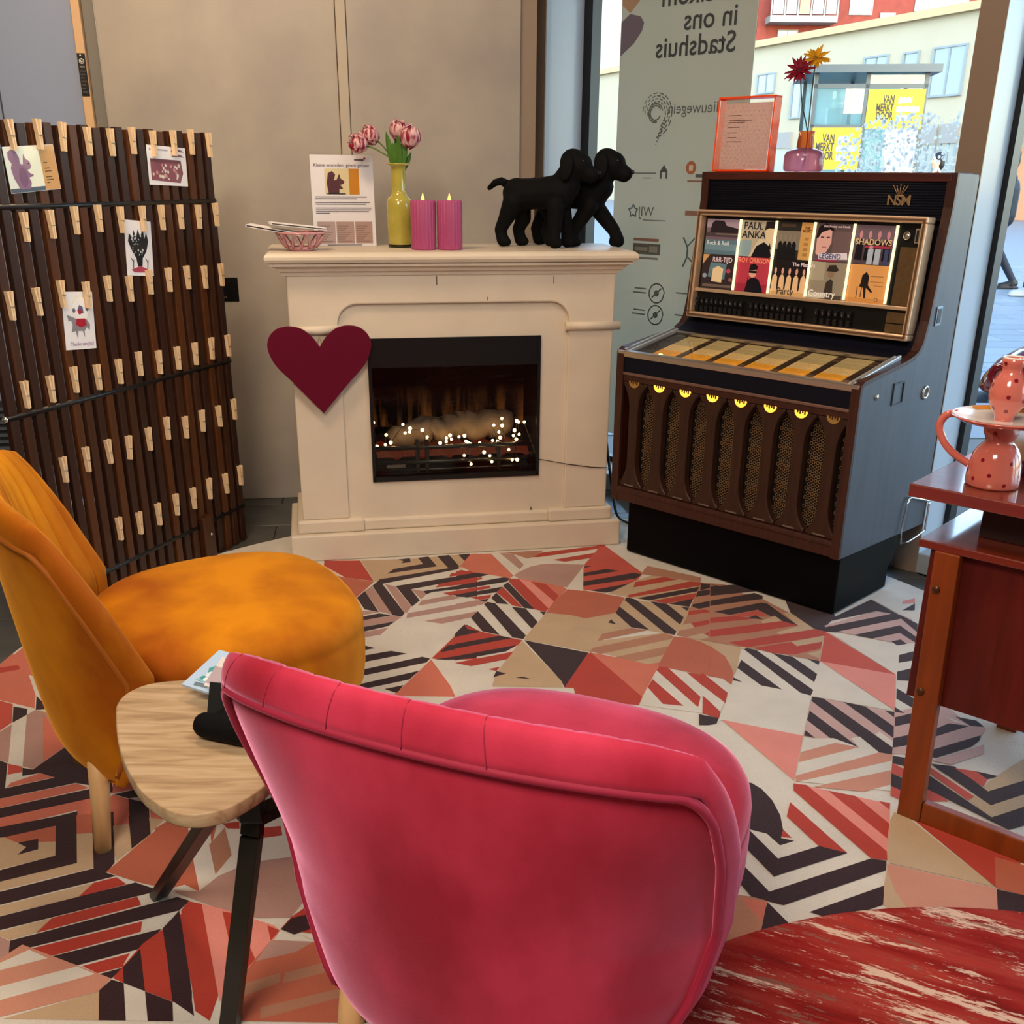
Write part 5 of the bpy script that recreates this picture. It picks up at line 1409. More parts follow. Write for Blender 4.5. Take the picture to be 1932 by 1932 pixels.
o = sleeve(*B_[1], True, [('#b5a78e', full), ('#8aa0a4', rect(0, 0, .35, .45)), ('#cdbf9f', [(.3, 0), (.55, .5), (1, .5), (1, 0)]), ('#17151b', [(.38, 0), (.5, .3), (.72, .42), (.9, .3), (.97, .05), (.95, 0)]), ('#d8c09a', [(.74, .52), (.72, .74), (.8, .8), (1, .8), (1, .46), (.86, .42)]), ('#241c1c', [(.70, .74), (.72, .98), (1, 1), (1, .8), (.82, .80)]), ('#15131a', [(.84, .25), (.9, .4), (.95, .22)])])
stext(o, *B_[1], True, .06, .76, 'PAUL', .034, '#10141c', sq=1.0); stext(o, *B_[1], True, .03, .52, 'ANKA', .034, '#10141c', sq=1.05)
o = sleeve(*B_[1], False, [('#b33a4a', full), ('#9c2c3e', rect(0, 0, 1, .25)), ('#15111a', [(.3, 0), (.36, .34), (.52, .44), (.7, .38), (.84, .1), (.86, 0)]), ('#d8a48c', circ(.5, .56, .12, 12, .14)), ('#1a1218', [(.38, .62), (.4, .78), (.54, .82), (.64, .74), (.62, .66)]), ('#120e14', rect(.38, .55, .62, .62)), ('#20161c', rect(.36, .1, .38, .45))])
stext(o, *B_[1], False, .02, .84, 'ROY ORBISON', .024, '#ff9a78', sq=.84)
o = sleeve(*B_[2], True, [('#2a2624', full), ('#7d7464', rect(0, .25, .66, .76)), ('#c89a5a', rect(.66, 0, 1, 1)), ('#4a3a2c', rect(.1, .86, .5, .95))]+sum([person_shape(.12+.13*k, 0, .72, '#16161a', '#8a7a6c', .075) for k in range(4)], [])+[('#a67a40', rect(.78, .1+.14*k, .9, .18+.14*k)) for k in range(4)])
stext(o, *B_[2], True, .83, .82, 'THE\nMUSIC', .012, '#6a3a1e', 'CENTER')
o = sleeve(*B_[2], False, [('#1d1718', full), ('#c8a06a', rect(0, 0, 1, .16))]+sum([person_shape(.1+.2*k, .1, .72, '#e0b98c', '#d49a86', .085) for k in range(5)], []))
stext(o, *B_[2], False, .55, .83, 'The Platters', .018, '#e8d2d6'); stext(o, *B_[2], False, .2, .03, 'Party', .032, '#4a4038')
o = sleeve(*B_[3], True, [('#5b4a4c', full), ('#6a5656', rect(.5, .2, 1, .8)), ('#d4a49a', [(.06, .2), (.05, .6), (.12, .85), (.3, .92), (.44, .8), (.46, .5), (.36, .26), (.2, .12)]), ('#191215', [(.02, .62), (.06, .9), (.24, 1), (.44, .95), (.5, .8), (.36, .84), (.16, .76), (.08, .6)]), ('#2a1b1c', rect(.15, .62, .24, .65)), ('#2a1b1c', rect(.31, .62, .40, .65)), ('#a86a64', rect(.22, .36, .34, .39)), ('#d8cfd6', [(.16, .04), (.16, .2), (.92, .26), (.96, .08)]), ('#8f2a44', rect(.1, .0, .7, .05))])
stext(o, *B_[3], True, .2, .9, 'Elvis Presley and friends', .010, '#d8c4c8'); stext(o, *B_[3], True, .18, .08, 'LEGEND', .024, '#3a4478', sq=.9)
o = sleeve(*B_[3], False, [('#8f8470', full), ('#a49a84', rect(0, .5, .4, 1)), ('#37302c', [(.44, 0), (.47, .45), (.58, .56), (.66, .5), (.7, 0)]), ('#8a6f58', circ(.58, .68, .09, 12, .11)), ('#2f2824', [(.44, .76), (.5, .92), (.68, .94), (.78, .8), (.7, .75)]), ('#4a4238', rect(.3, 0, .95, .12)), ('#c4bfae', rect(.02, .02, .5, .16))])
stext(o, *B_[3], False, .02, .06, 'Country', .030, '#f2efe6')
o = sleeve(*B_[4], True, [('#51434c', full), ('#6b5a62', rect(0, .55, 1, 1))]+sum([person_shape(.15+.23*k, .1, .82, '#15131a', '#c48890', .10) for k in range(4)], [])+[('#a33348', rect(.28, .42, .92, .48)), ('#a9b4c0', rect(.38, 0, .52, .4)), ('#a9b4c0', rect(.56, 0, .7, .4)), ('#3c4468', rect(.8, 0, .9, .4)), ('#c88a94', circ(.45, .44, .05, 8))])
stext(o, *B_[4], True, .03, .50, 'SHADOWS', .026, '#e3c08c', sq=1.0)
o = sleeve(*B_[4], False, [('#d79a58', full), ('#c88a4a', rect(0, 0, 1, .12)), ('#1f1a1c', [(.32, .42), (.34, .72), (.44, .82), (.52, .7), (.52, .45), (.46, .38)]), ('#c99a78', circ(.42, .88, .05, 10, .07)), ('#1f1a1c', [(.3, .42), (.32, .5), (.5, .5), (.66, .3), (.62, .28), (.48, .4)]), ('#1f1a1c', [(.40, .42), (.46, .12), (.50, .12), (.48, .42)]), ('#3a2a20', rect(.25, .12, .27, .42)), ('#3a2a20', rect(.36, .14, .38, .42)), ('#8a6a44', rect(.56, .70, .88, .72)), ('#8a6a44', rect(.56, .56, .9, .575)), ('#8a6a44', rect(.66, .46, .9, .475)), ('#7a5a3a', circ(.78, .1, .05, 12)), ('#d79a58', circ(.78, .1, .032, 10))])
# coin panel on the right of the sleeves
CP = M('coin_panel_bronze', '#6b5334', .45, .4, var=.2, vscale=60)
MB().box(.352, .414, -.001, .004, .108, .288, MD).build('coin_plate', CP, jb)
b = MB(); b.tube([(.366+.011*math.cos(q*PI/10), -.002, .322+.011*math.sin(q*PI/10)) for q in range(20)], .0018, 6, closed=True, T=MD); b.ball((.366, .001, .322), (.009, .003, .009), 12, 6, MD); b.build('coin_return', ALU, jb)
b = MB(); b.box(.394, .410, -.004, .003, .300, .345, MD); b.build('coin_slot', ALU, jb, bevel=.001)
MB().box(.3985, .4055, -.0048, -.003, .305, .340, MD).build('slot_opening', BLACK, jb)
MB().box(.345, .414, -.002, .004, .052, .086, MD).build('price_plate', CP, jb); MB().box(.345, .414, -.002, .004, .022, .048, MD).build('price_plate', CP, jb)
# selection buttons: three blocks of keys in two rows
KEY = M('key_black', '#17171b', .35); KEYD = M('key_mark', '#a09aa2', .5)
kx = [(-.405+.0212*k) for k in range(10)]+[(-.170+.0225*k) for k in range(10)]+[(.093+.0245*k) for k in range(6)]
k0 = None
for i, x in enumerate(kx):
    for r_, z in ((0, .062), (1, .034)):
        if k0 is None: k0 = MB().box(-.0075, .0075, -.012, .004, -.009, .011, Matrix.Rotation(R(12), 4, 'X')).build('key', KEY, jb, bevel=.0015, seg=1); kb = k0
        else: kb = k0.copy(); C.objects.link(kb)
        kb.matrix_basis = MD @ Matrix.Translation((x, 0, z))
        if r_ == 0: text('key_number', kb, Matrix.Rotation(R(12), 4, 'X') @ frame((0, -.0122, -.003), (1, 0, 0)), str((i % 10+1) % 10) if i < 20 else str(i-19), .011, KEYD, 'CENTER', lift=.0003)
# dark throat below the display
MB().grid(lambda u, v: (-IN+2*IN*u, lerp_tab([(0, .400), (.4, .39), (.7, .352), (1, .285)], v), lerp_tab([(0, .93), (.4, .868), (.7, .838), (1, .818)], v)), 1, 12).build('throat', NAVY, jb)
# sloping lid: song strips under glass
ML = Matrix.Translation((0, .004, .768)) @ Matrix.Rotation(math.atan2(.05, .28), 4, 'X')   # local y up the slope
LD = .285
MB().box(-IN, IN, 0, LD, -.02, -.008, ML).build('strip_bed', M('strip_bed', '#2b1a12', .5), jb)
sh = []
CW_ = .1283; x0 = -.368
for k in range(6):
    a = x0+k*CW_; sh.append(('#2e1c14', rect(a-.022, .012, a+.004, LD-.012)))
    for j in range(20):
        t0 = .016+j*.0128; c = '#e0992a' if j < 7 else ('#d6b070' if j < 12 else '#b39a66')
        sh.append((c, rect(a+.006, t0, a+CW_-.024, t0+.0118)))
        sh.append(('#8a6220' if j < 7 else '#86744e', rect(a+.014, t0+.0045, a+.014+.05+.02*((j*7+k) % 3)/2, t0+.0065)))
    for j in range(8): sh.append(('#c9c2b4' if j < 3 else '#7a4a38', rect(a+CW_-.017, .02+j*.02, a+CW_-.006, .028+j*.02)))
sh.append(('#2e1c14', rect(x0+6*CW_-.02, .012, IN-.03, LD-.012)))
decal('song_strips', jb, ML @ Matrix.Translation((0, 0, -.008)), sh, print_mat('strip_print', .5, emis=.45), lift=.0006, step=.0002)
LG = glass_mat('lid_glass', (.95, .95, .94), .9)
MB().add([(-IN+.02, .01, .0), (IN-.02, .01, .0), (IN-.02, LD-.008, .0), (-IN+.02, LD-.008, .0)], [(0, 1, 2, 3)], T=ML).build('lid_glass', LG, jb)
b = MB(); b.box(-HX+.002, HX-.004, -.006, .014, -.014, .008, ML); b.build('lid_front_rail', ALU, jb, bevel=.003)
b = MB(); b.box(-IN, IN, LD-.012, LD, -.006, .006, ML); b.build('lid_back_rail', ALU, jb, bevel=.002)
SILV = M('lid_rail_silver', '#c3ccd4', .3, .5)
for s in (-1, 1):
    for q, (xa, w_) in enumerate(((.432, .009), (.449, .010))):
        MB().box(s*xa-w_/2*1.0, s*xa+w_/2, .006, LD+.012, -.006, .010+.004*q, ML).build('lid_side_rail', SILV, jb, bevel=.002)
MB().lathe([(0, .0), (.009, .0), (.009, .004), (.004, .008), (0, .009)], 14, T=ML @ Matrix.Translation((-.30, .018, .001))).build('lit_button', M('lit_button', '#f6f0b0', .4, emit='#fff2a0', estr=1.5), jb)
# front: dark fascia, bronze strip, carved speaker grille, lower rail
MB().box(-IN, IN, .004, .06, .700, .762).build('fascia', NAVY, jb, bevel=.002)
MB().box(-IN, IN, .000, .02, .690, .700).build('bronze_strip', M('bronze_strip', '#8f7065', .35, .6), jb, bevel=.002)
MB().box(-IN, IN, .004, .03, .668, .690).build('upper_rail', WAL, jb)
MB().box(-IN, IN, .0, .04, .217, .272).build('lower_rail', WAL, jb, bevel=.003)
MB().box(-IN, IN, -.003, .03, .252, .268).build('lower_bead', WAL, jb, bevel=.004)
# mesh of woven rings behind the openings
b = MB(); pitch = .0152
CANE = M('cane_mesh', '#8a6a46', .5)
ny = 23; 
for wi in range(8):
    cx = -.398+.057+wi*.1136
    for j in range(ny+2):
        for i in range(-2, 3):
            x = cx+i*pitch+(.5*pitch if j % 2 else 0); z = .292+j*pitch*.99
            if abs(x-cx) > .036 or x > IN: continue
            pts = [(x+.0070*math.cos(a*PI/3), .046, z+.0070*math.sin(a*PI/3)) for a in range(6)]
            vi = [(x+.0046*math.cos(a*PI/3), .046, z+.0046*math.sin(a*PI/3)) for a in range(6)]
            b.add(pts+vi, [(a, (a+1) % 6, 6+(a+1) % 6, 6+a) for a in range(6)])
ms = b.build('speaker_mesh', CANE, jb); ms['kind'] = 'stuff'
MB().box(-IN, IN, .055, .06, .27, .69).build('speaker_cloth', M('speaker_cloth', '#120c08', .9), jb)
# columns with flared ends, one between each pair of pointed openings
LB = M('lamp_glow', '#ffcf60', .4, emit='#ffb938', estr=1.6, var=.35, vscale=60)
PIER = M('pier_walnut', '#3a2015', .45, var=.35, vscale=5, stretch=(20, 20, 1.5))
zt, zb_ = .668, .272
def pier_outline(cx):
    hw = .0568-.0012; nk = .0205
    pts = []
    for t in range(9):     # right edge from the bottom up
        q = t/8; pts.append((hw-(hw-nk)*math.sin(q*PI/2), zb_+.012+.088*q**1.3))
    pts = [(hw, zb_)]+pts
    up = [(hw-(hw-nk)*math.sin((1-t/8)*PI/2), zt-.012-.088*(1-t/8)**1.3) for t in range(9)]+[(hw, zt)]
    half = pts+up
    return [(cx+x, z) for x, z in half]+[(cx-x, z) for x, z in reversed(half)]
Tf = Matrix(((1, 0, 0, 0), (0, 0, 1, 0), (0, 1, 0, 0), (0, 0, 0, 1)))
for k in range(8):
    cx = -.398+k*.1136
    o = [(max(-IN, min(IN, x)), z) for x, z in pier_outline(cx)]
    pier = MB().prism(o, .006, .038, Tf).build('grille_pier', PIER, jb, bevel=.009, seg=3)
    mat = LB if 0 < k < 7 else (M('lamp_dim', '#8a6a38', .4, emit='#c08a30', estr=.12))
    b = MB(); pp = circ(cx, .672-.002, .0235, 14, None, PI, 2*PI)
    b.prism(pp, .0035, .007, Tf); b.build('grille_lamp', mat, pier)
    b = MB()
    for j, dx in enumerate((-.012, -.003, .006, .014)): b.box(cx+dx-.002, cx+dx+.003, .002, .005, .664-.004*(j % 2), .672)
    b.build('lamp_fret', PIER, pier)
    MB().box(cx-.022, cx+.022, .003, .008, .279, .284).build('slot_light', M('slot_sheen', '#8a7f76', .3, .7), pier)
# plinth and castor
pp = [(.03, 0.012), (.03, .218), (.44, .218), (.445, .15), (.43, .11), (.40, .085), (.40, .012)]
MB().prism(pp, -.415, .47, Matrix(((0, 0, 1, 0), (1, 0, 0, 0), (0, 1, 0, 0), (0, 0, 0, 1)))).build('plinth', M('plinth_black', '#030305', .6, spec=.12), jb, bevel=.006)
for x, y in ((-.33, .07), (.40, .08), (-.33, .36), (.40, .36)):
    MB().cyl((x-.01, y, .018), (x+.01, y, .018), .013, n=14).build('castor', M('castor', '#2a2522', .4), jb)
# right side fittings
X = HX
MB().ball((X+.001, .108, .728), (.006, .010, .011), 12, 8).build('lock_knob', ALU, jb)
b = MB()
for a in ((.216, .290, .752, .757), (.216, .290, .685, .690), (.216, .221, .69, .752), (.285, .290, .69, .752)): b.box(X, X+.004, *a)
b.build('service_flap', M('flap_edge', '#2b3038', .4), jb)
b = MB(); b.tube([(X+.002, .455+.019*math.cos(q*PI/12), .697+.019*math.sin(q*PI/12)) for q in range(24)], .005, 8, closed=True); b.build('lock_ring', ALU, jb)
b = MB(); b.cyl((X-.002, .455, .697), (X+.003, .455, .697), .013, n=16); b.build('lock_core', BLACK, jb)
MB().box(X, X+.004, .445, .485, .914, .975).build('slot_plate', M('slot_plate', '#8d949c', .3, .8), jb, bevel=.001)
MB().box(X+.0035, X+.005, .452, .478, .922, .968).build('slot_hole', BLACK, jb)
hd = [(.43, .172), (.427, .30), (.437, .325), (.455, .333), (.60, .292), (.612, .275), (.612, .19), (.60, .178)]
MB().tube([(X+.012, y, z) for y, z in catmull([(y, z) for y, z in hd], 3)], .0038, 8, closed=True).build('carry_handle', CHROME, jb)

# things on top of the jukebox
JM = Matrix.Translation(JO) @ Matrix.Rotation(JR, 4, 'Z')
def on_juke(x, y, z=1.3775): p = JM @ Vector((x, y, z)); return (p.x, p.y, p.z)
of = thing('photo_frame', 'orange clear acrylic frame with a dotted page, on top of the jukebox', 'frame', on_juke(-.333, .485), JR)
ORG = film('acrylic_orange', '#ff5a0c', .6)
ft = Matrix.Rotation(R(-3), 4, 'X')
W_, H_, D_, t_ = .118, .246, .040, .006
MB().box(-W_, -W_+t_, -D_/2, D_/2, 0, H_, ft).build('frame_side', ORG, of); MB().box(W_-t_, W_, -D_/2, D_/2, 0, H_, ft).build('frame_side', ORG, of)
MB().box(-W_, W_, -D_/2, D_/2, 0, t_, ft).build('frame_bottom', ORG, of); MB().box(-W_, W_, -D_/2, D_/2, H_-t_, H_, ft).build('frame_top', ORG, of)
EDG = M('acrylic_edge', '#ff5212', .3, coat=.5, emit=None)
b = MB()
for y in (-D_/2-.0012,):
    for r_ in ((-W_, -W_+t_, 0, H_), (W_-t_, W_, 0, H_), (-W_, W_, 0, t_), (-W_, W_, H_-t_, H_)): b.box(r_[0], r_[1], y, y+.0011, r_[2], r_[3], ft)
b.build('frame_edge', EDG, of)
PRINT_T = print_mat('print_backlit', .6, emis=0)
n_ = PRINT_T.node_tree; tl_ = n_.nodes.new('ShaderNodeBsdfTranslucent'); mx_ = n_.nodes.new('ShaderNodeMixShader'); mx_.inputs[0].default_value = .5
at_ = [q for q in n_.nodes if q.type == 'VERTEX_COLOR'][0]; n_.links.new(at_.outputs[0], tl_.inputs[0])
n_.links.new([q for q in n_.nodes if q.type == 'BSDF_PRINCIPLED'][0].outputs[0], mx_.inputs[1]); n_.links.new(tl_.outputs[0], mx_.inputs[2]); n_.links.new(mx_.outputs[0], [q for q in n_.nodes if q.type == 'OUTPUT_MATERIAL'][0].inputs[0])
sh = [('#dcae98', rect(-.1, .008, .1, .226))]
for j in range(16):
    for i in range(10):
        sh.append(('#fadcc8', circ(-.092+.0195*i+(.0098 if j % 2 else 0), .02+.0128*j, .0034, 8)))
sh = sh[:1]+[s for s in sh[1:] if max(p[0] for p in s[1]) < .0985]
for k, (z, l) in enumerate(((.185, .05), (.168, .10), (.162, .07), (.146, .05), (.128, .04), (.112, .04), (.098, .06))): sh.append(('#6d4c40', rect(-.078, z, -.078+l, z+.0022)))
decal('page_print', of, ft @ frame((0, -.0042, 0), (1, 0, 0)), sh, PRINT_T, lift=.0003, step=.0001)
MB().box(-W_+t_, W_-t_, -D_/2+.002, -D_/2+.003, t_, H_-t_, ft).build('front_sheet', glass_mat('acrylic_front2', (.99, .95, .92), .8), of)
bv = thing('bud_vase', 'pink ribbed glass bottle vase with orange neck on the jukebox', 'vase', on_juke(-.107, .520), 0)
PG = glass_mat('pink_glass', (.99, .70, .74), .9, 0, .75, (1, .45, .52)); OG = glass_mat('orange_glass', (.97, .45, .2), .9, 0, .35, (.95, .22, .06))
MB().lathe([(0, .001), (.06, .001), (.066, .006), (.0675, .02), (.067, .055), (.06, .066), (.045, .072), (.03, .078)], 64, rib=.012, ribn=32).build('vase_body', PG, bv)
MB().lathe([(.03, .078), (.029, .10), (.0265, .115), (.0275, .125), (.029, .131)], 40).build('vase_neck', OG, bv)
def gerbera(label, tip, col, cc, up, npet=22, r=.043):
    t = thing('gerbera', label, 'flower', bv.location, 0, 'gerberas in the pink vase')
    tip = Vector(tip); d = Vector(up).normalized()
    MB().tube([tuple(p) for p in catmull([(.004*math.copysign(1, tip.x), 0, .01), (.004, 0, .115), tuple(tip*.6+Vector((0, 0, .03))), tuple(tip-d*.008)], 6, False)], .0022, 8).build('stem', M('gerbera_stem', '#3a4426', .5), t)
    rot = Matrix.Translation(tip) @ d.to_track_quat('Z', 'Y').to_matrix().to_4x4()
    rnd = random.Random(len(label))
    pm = petal_mat('petal_'+col.strip('#'), col, None, .5)
    for k in range(npet):
        a = 2*PI*k/npet; L = r*rnd.uniform(.85, 1.12); el = rnd.uniform(.05, .6)
        TT = rot @ Matrix.Rotation(a, 4, 'Z') @ Matrix.Rotation(-el, 4, 'Y')
        MB().grid(lambda u, v: (.006+L*v, (u-.5)*.013*math.sin(PI*(.15+.8*v)), .002-.01*v*v), 2, 4, T=TT).build('petal', pm, t, solid=.0008)
    MB().ball((0, 0, .003), (.010, .010, .006), 12, 6, rot).build('flower_heart', M('heart_'+cc.strip('#'), cc, .8), t)
gerbera('dark red gerbera, lower of the two flowers in the pink vase', (-.045, .0, .315), '#a80f34', '#4a0a14', (-.45, -.6, .5))
gerbera('yellow gerbera, higher of the two flowers in the pink vase', (.008, .012, .352), '#f7c012', '#8a5a10', (-.1, -.65, .7))

# ================================================================== black cables on the floor between fireplace and jukebox
cb = MB(); cb.tube([tuple(p) for p in catmull([(.40, 4.35, .30), (.43, 4.30, .10), (.45, 4.22, .012), (.50, 4.12, .012), (.58, 4.10, .012), (.68, 4.16, .012)], 6, False)], .006, 8)
tag(cb.build('power_cable', M('cable_black', '#0c0c0e', .5)), 'black power cable on the floor between fireplace and jukebox', 'cable')

# ================================================================== desk (frame: x along the front edge to the right, y away)
DO = (.888, 2.013, 0); DR = math.atan2(-.665, .747)
dk = thing('desk', 'reddish brown teak desk with floating top at the right edge of the room', 'desk', DO, DR)
TEAK = M('teak_red', '#7c2c14', .36, var=.28, vscale=3.5, stretch=(1.2, 14, 14), coat=1, spec=.8)
TEAKV = M('teak_panel', '#611a10', .4, var=.4, vscale=3, stretch=(14, 14, 1.0), coat=.1)
TEAKL = M('teak_leg', '#8a3f14', .4, var=.25, vscale=3, stretch=(16, 16, 1.2))
MB().box(-.088, 1.45, -.003, .66, .748, .776).build('desk_top', TEAK, dk, bevel=.003)
MB().box(-.052, 1.40, .002, .62, .645, .662).build('desk_shelf', TEAK, dk, bevel=.002)
MB().box(.035, 1.32, .10, .56, .662, .748).build('riser', M('riser_dark', '#2a0f0a', .5), dk, bevel=.002)
MB().box(-.028, .0, .012, .60, .300, .645).build('end_panel', TEAKV, dk, bevel=.002)
MB().box(.0, 1.36, .030, .05, .290, .645).build('modesty_panel', TEAKV, dk, bevel=.002)
for x, y in ((0, 0), (1.34, 0)):
    b = MB(); b.add([(x, y, .006), (x+.052, y, .006), (x+.052, y+.028, .006), (x, y+.028, .006), (x-.016, y, .645), (x+.036, y, .645), (x+.036, y+.028, .645), (x-.016, y+.028, .645)],
        [(0, 3, 2, 1), (4, 5, 6, 7), (0, 1, 5, 4), (1, 2, 6, 5), (2, 3, 7, 6), (3, 0, 4, 7)]); lg = b.build('leg', TEAKL, dk, bevel=.003)
    for z in (.563, .325): MB().ball((x+.012-.012*z/.6, y-.002, z), (.009, .005, .009), 14, 8).build('screw_cap', M('screw_bronze', '#5a3a24', .35, .6), lg)
for x, y in ((.03, .575), (1.34, .575)): MB().box(x, x+.05, y, y+.028, .006, .645).build('leg', TEAKL, dk, bevel=.003)
MB().box(.052, 1.34, .002, .026, .006, .058).build('foot_rail', TEAKL, dk, bevel=.003)

DM = Matrix.Translation(DO) @ Matrix.Rotation(DR, 4, 'Z')
def on_desk(x, y, z=.7765): p = DM @ Vector((x, y, z)); return (p.x, p.y, p.z)
# dotted pink ceramic: bell foot, waist, dish with handle, pear-shaped vase on top
CP_ = M('ceramic_pink', '#d87466', .12, coat=.8, var=.06, vscale=20); CIN = M('ceramic_inside', '#f1e9de', .2, coat=.5); CMA = M('ceramic_maroon', '#5e0f24', .15, coat=.8); CDOT = M('ceramic_dot', '#861024', .2, coat=.6)
ch = thing('dotted_candlestick', 'pink ceramic handled candlestick vase with dark red dots on the desk corner', 'vase', on_desk(.041, .102), DR)
pr = [(0, .0), (.050, .0), (.0525, .004), (.0525, .02), (.050, .045), (.045, .066), (.037, .080), (.030, .088), (.0265, .092), (.0285, .098), (.033, .108), (.034, .116), (.031, .126)]
MB().lathe(pr, 48).build('foot_bell', CP_, ch)
pr2 = [(.025, .1255), (.085, .132), (.100, .140), (.1015, .142), (.099, .1435), (.082, .138), (.03, .133), (0, .132)]
MB().lathe(pr2, 64).build('dish', [CP_], ch)
MB().lathe([(0, .1345), (.03, .1345), (.082, .1395), (.0975, .1437)], 64).build('dish_inside', CIN, ch)
MB().add([(r_*math.cos(a), r_*math.sin(a), .1452-.006*(.0955-r_)/.02) for r_, a in [(.0955, R(30)+k*R(8)) for k in range(16)]+[(.078, R(30)+k*R(8)) for k in range(15, -1, -1)]], [tuple(range(32))]).build('dish_ochre_band', M('ceramic_ochre', '#d98a2c', .25, coat=.4), ch)
pr3 = [(.018, .134), (.0185, .142), (.023, .150), (.031, .162), (.0365, .178), (.037, .192), (.033, .210), (.0255, .224), (.0205, .233), (.0205, .240), (.0225, .248), (.0225, .257), (.020, .2585), (.017, .257), (.017, .235)]
MB().lathe(pr3, 48).build('pear_vase', CP_, ch)
MB().tube([(.0205*math.cos(q*PI/16), .0205*math.sin(q*PI/16), .2578) for q in range(32)], .0022, 8, closed=True).build('vase_lip', CIN, ch)
Th = Matrix.Rotation(R(8), 4, 'Z')
hp_ = catmull([(-.088, 0, .137), (-.108, 0, .132), (-.119, 0, .110), (-.109, 0, .080), (-.085, 0, .055), (-.05, 0, .036)], 6, False)
MB().tube([tuple(p) for p in hp_], [.008]*len(hp_), 10, T=Th).build('handle', CP_, ch)
for s in (-1, 1):
    MB().tube([tuple(p) for p in catmull([(s*.020, .004, .240), (s*.036, .004, .232), (s*.040, .004, .215), (s*.030, .004, .205)], 5, False)], [.008]*16, 8, T=Matrix.Diagonal((1, 1.2, 1, 1))).build('maroon_ear', CMA, ch)
b = MB()
import bisect
def rad(prf, z):
    for (r0, z0), (r1, z1) in zip(prf, prf[1:]):
        if z0 <= z <= z1 and z1 > z0: return r0+(r1-r0)*(z-z0)/(z1-z0)
    return .03
for prf, z, deg in ((pr, .018, -118), (pr, .030, -82), (pr, .058, -105), (pr, .055, -35), (pr, .012, -48), (pr, .062, -165), (pr, .028, -150), (pr, .112, -92), (pr, .125, -80), (pr3, .160, -125), (pr3, .157, -72), (pr3, .186, -72), (pr3, .205, -140), (pr3, .218, -55), (pr3, .248, -115), (pr3, .178, -20), (pr, .03, -10)):
    r_ = rad(prf, z); a = R(deg); e_ = Vector((math.cos(a), math.sin(a), 0)); c_ = e_*(r_+.0004)+Vector((0, 0, z))
    s_ = Vector((-math.sin(a), math.cos(a), 0)); k_ = Vector((0, 0, 1)); sl_ = (rad(prf, z+.004)-rad(prf, z-.004))/.008
    b.add([c_+e_*.0006]+[c_+s_*.0042*math.cos(q*PI/5)+(k_+e_*sl_)*.0042*math.sin(q*PI/5)-e_*.0003 for q in range(10)], [(0, 1+q, 1+(q+1) % 10) for q in range(10)], True)
b.build('dots', CDOT, ch)['kind'] = 'stuff'
# mushroom lamp behind it
LP = M('lamp_plum', '#5c3450', .15, coat=.8)
lm = thing('mushroom_lamp', 'plum glossy mushroom table lamp behind the dotted candlestick on the desk', 'lamp', on_desk(.066, .31), DR)
dome = [(0, .268), (.04, .265), (.08, .250), (.115, .224), (.138, .190), (.145, .168), (.142, .164), (.134, .188), (.11, .219), (.07, .245), (0, .26)]
MB().lathe(dome, 64).build('lamp_shade', LP, lm)
MB().lathe([(0, .0), (.088, .0), (.092, .004), (.092, .026), (.088, .030), (0, .030)], 64).build('lamp_base', LP, lm)
MB().lathe([(.086, .0302), (.086, .060), (.083, .064), (0, .064)], 64).build('base_drum', M('lamp_cream', '#efe3cc', .35), lm)
MB().cyl((0, 0, .064), (0, 0, .255), .03, .022, 24).build('lamp_stem', M('lamp_stem_pink', '#d9838c', .3), lm)

# ================================================================== outside: square, buildings, people
PAVE = M('paving_blue_grey', '#8fa0ac', .55, var=.12, vscale=.8)
sq_ = structure(MB().box(-60, 120, -40, 140, -.16, -.125).build('ground', PAVE), 'paved square outside')
pv0 = None; PV_ = [M('paver_a', '#6a7276', .5, var=.08, vscale=6), M('paver_b', '#727a7e', .5, var=.08, vscale=6)]
pm_ = [MB().box(0, .79, 0, .39, -.125, -.006).build('paver', PV_[k], sq_, bevel=.006, seg=1) for k in (0, 1)]
cnt = 0
for j in range(36):
    for i in range(15):
        x = 2.9+i*.8+(.4 if j % 2 else 0); y = 4.0+j*.4
        if x+y < 6.1 or x < .30*y+.5 or x > .60*y+4: continue
        if cnt > 290: continue
        o = pm_[cnt % 2] if cnt < 2 else pm_[(i*7+j*3) % 2].copy()
        if cnt >= 2: C.objects.link(o)
        o.location = (x, y, 0); cnt += 1
# far paving beyond the pieces one can tell apart
structure(MB().box(-50, 100, 18.4, 130, -.125, -.006).box(-50, 3.0, 5.8, 18.4, -.125, -.006).box(14.9, 100, 3, 18.4, -.125, -.006).build('pavement', PV_[0], sq_))

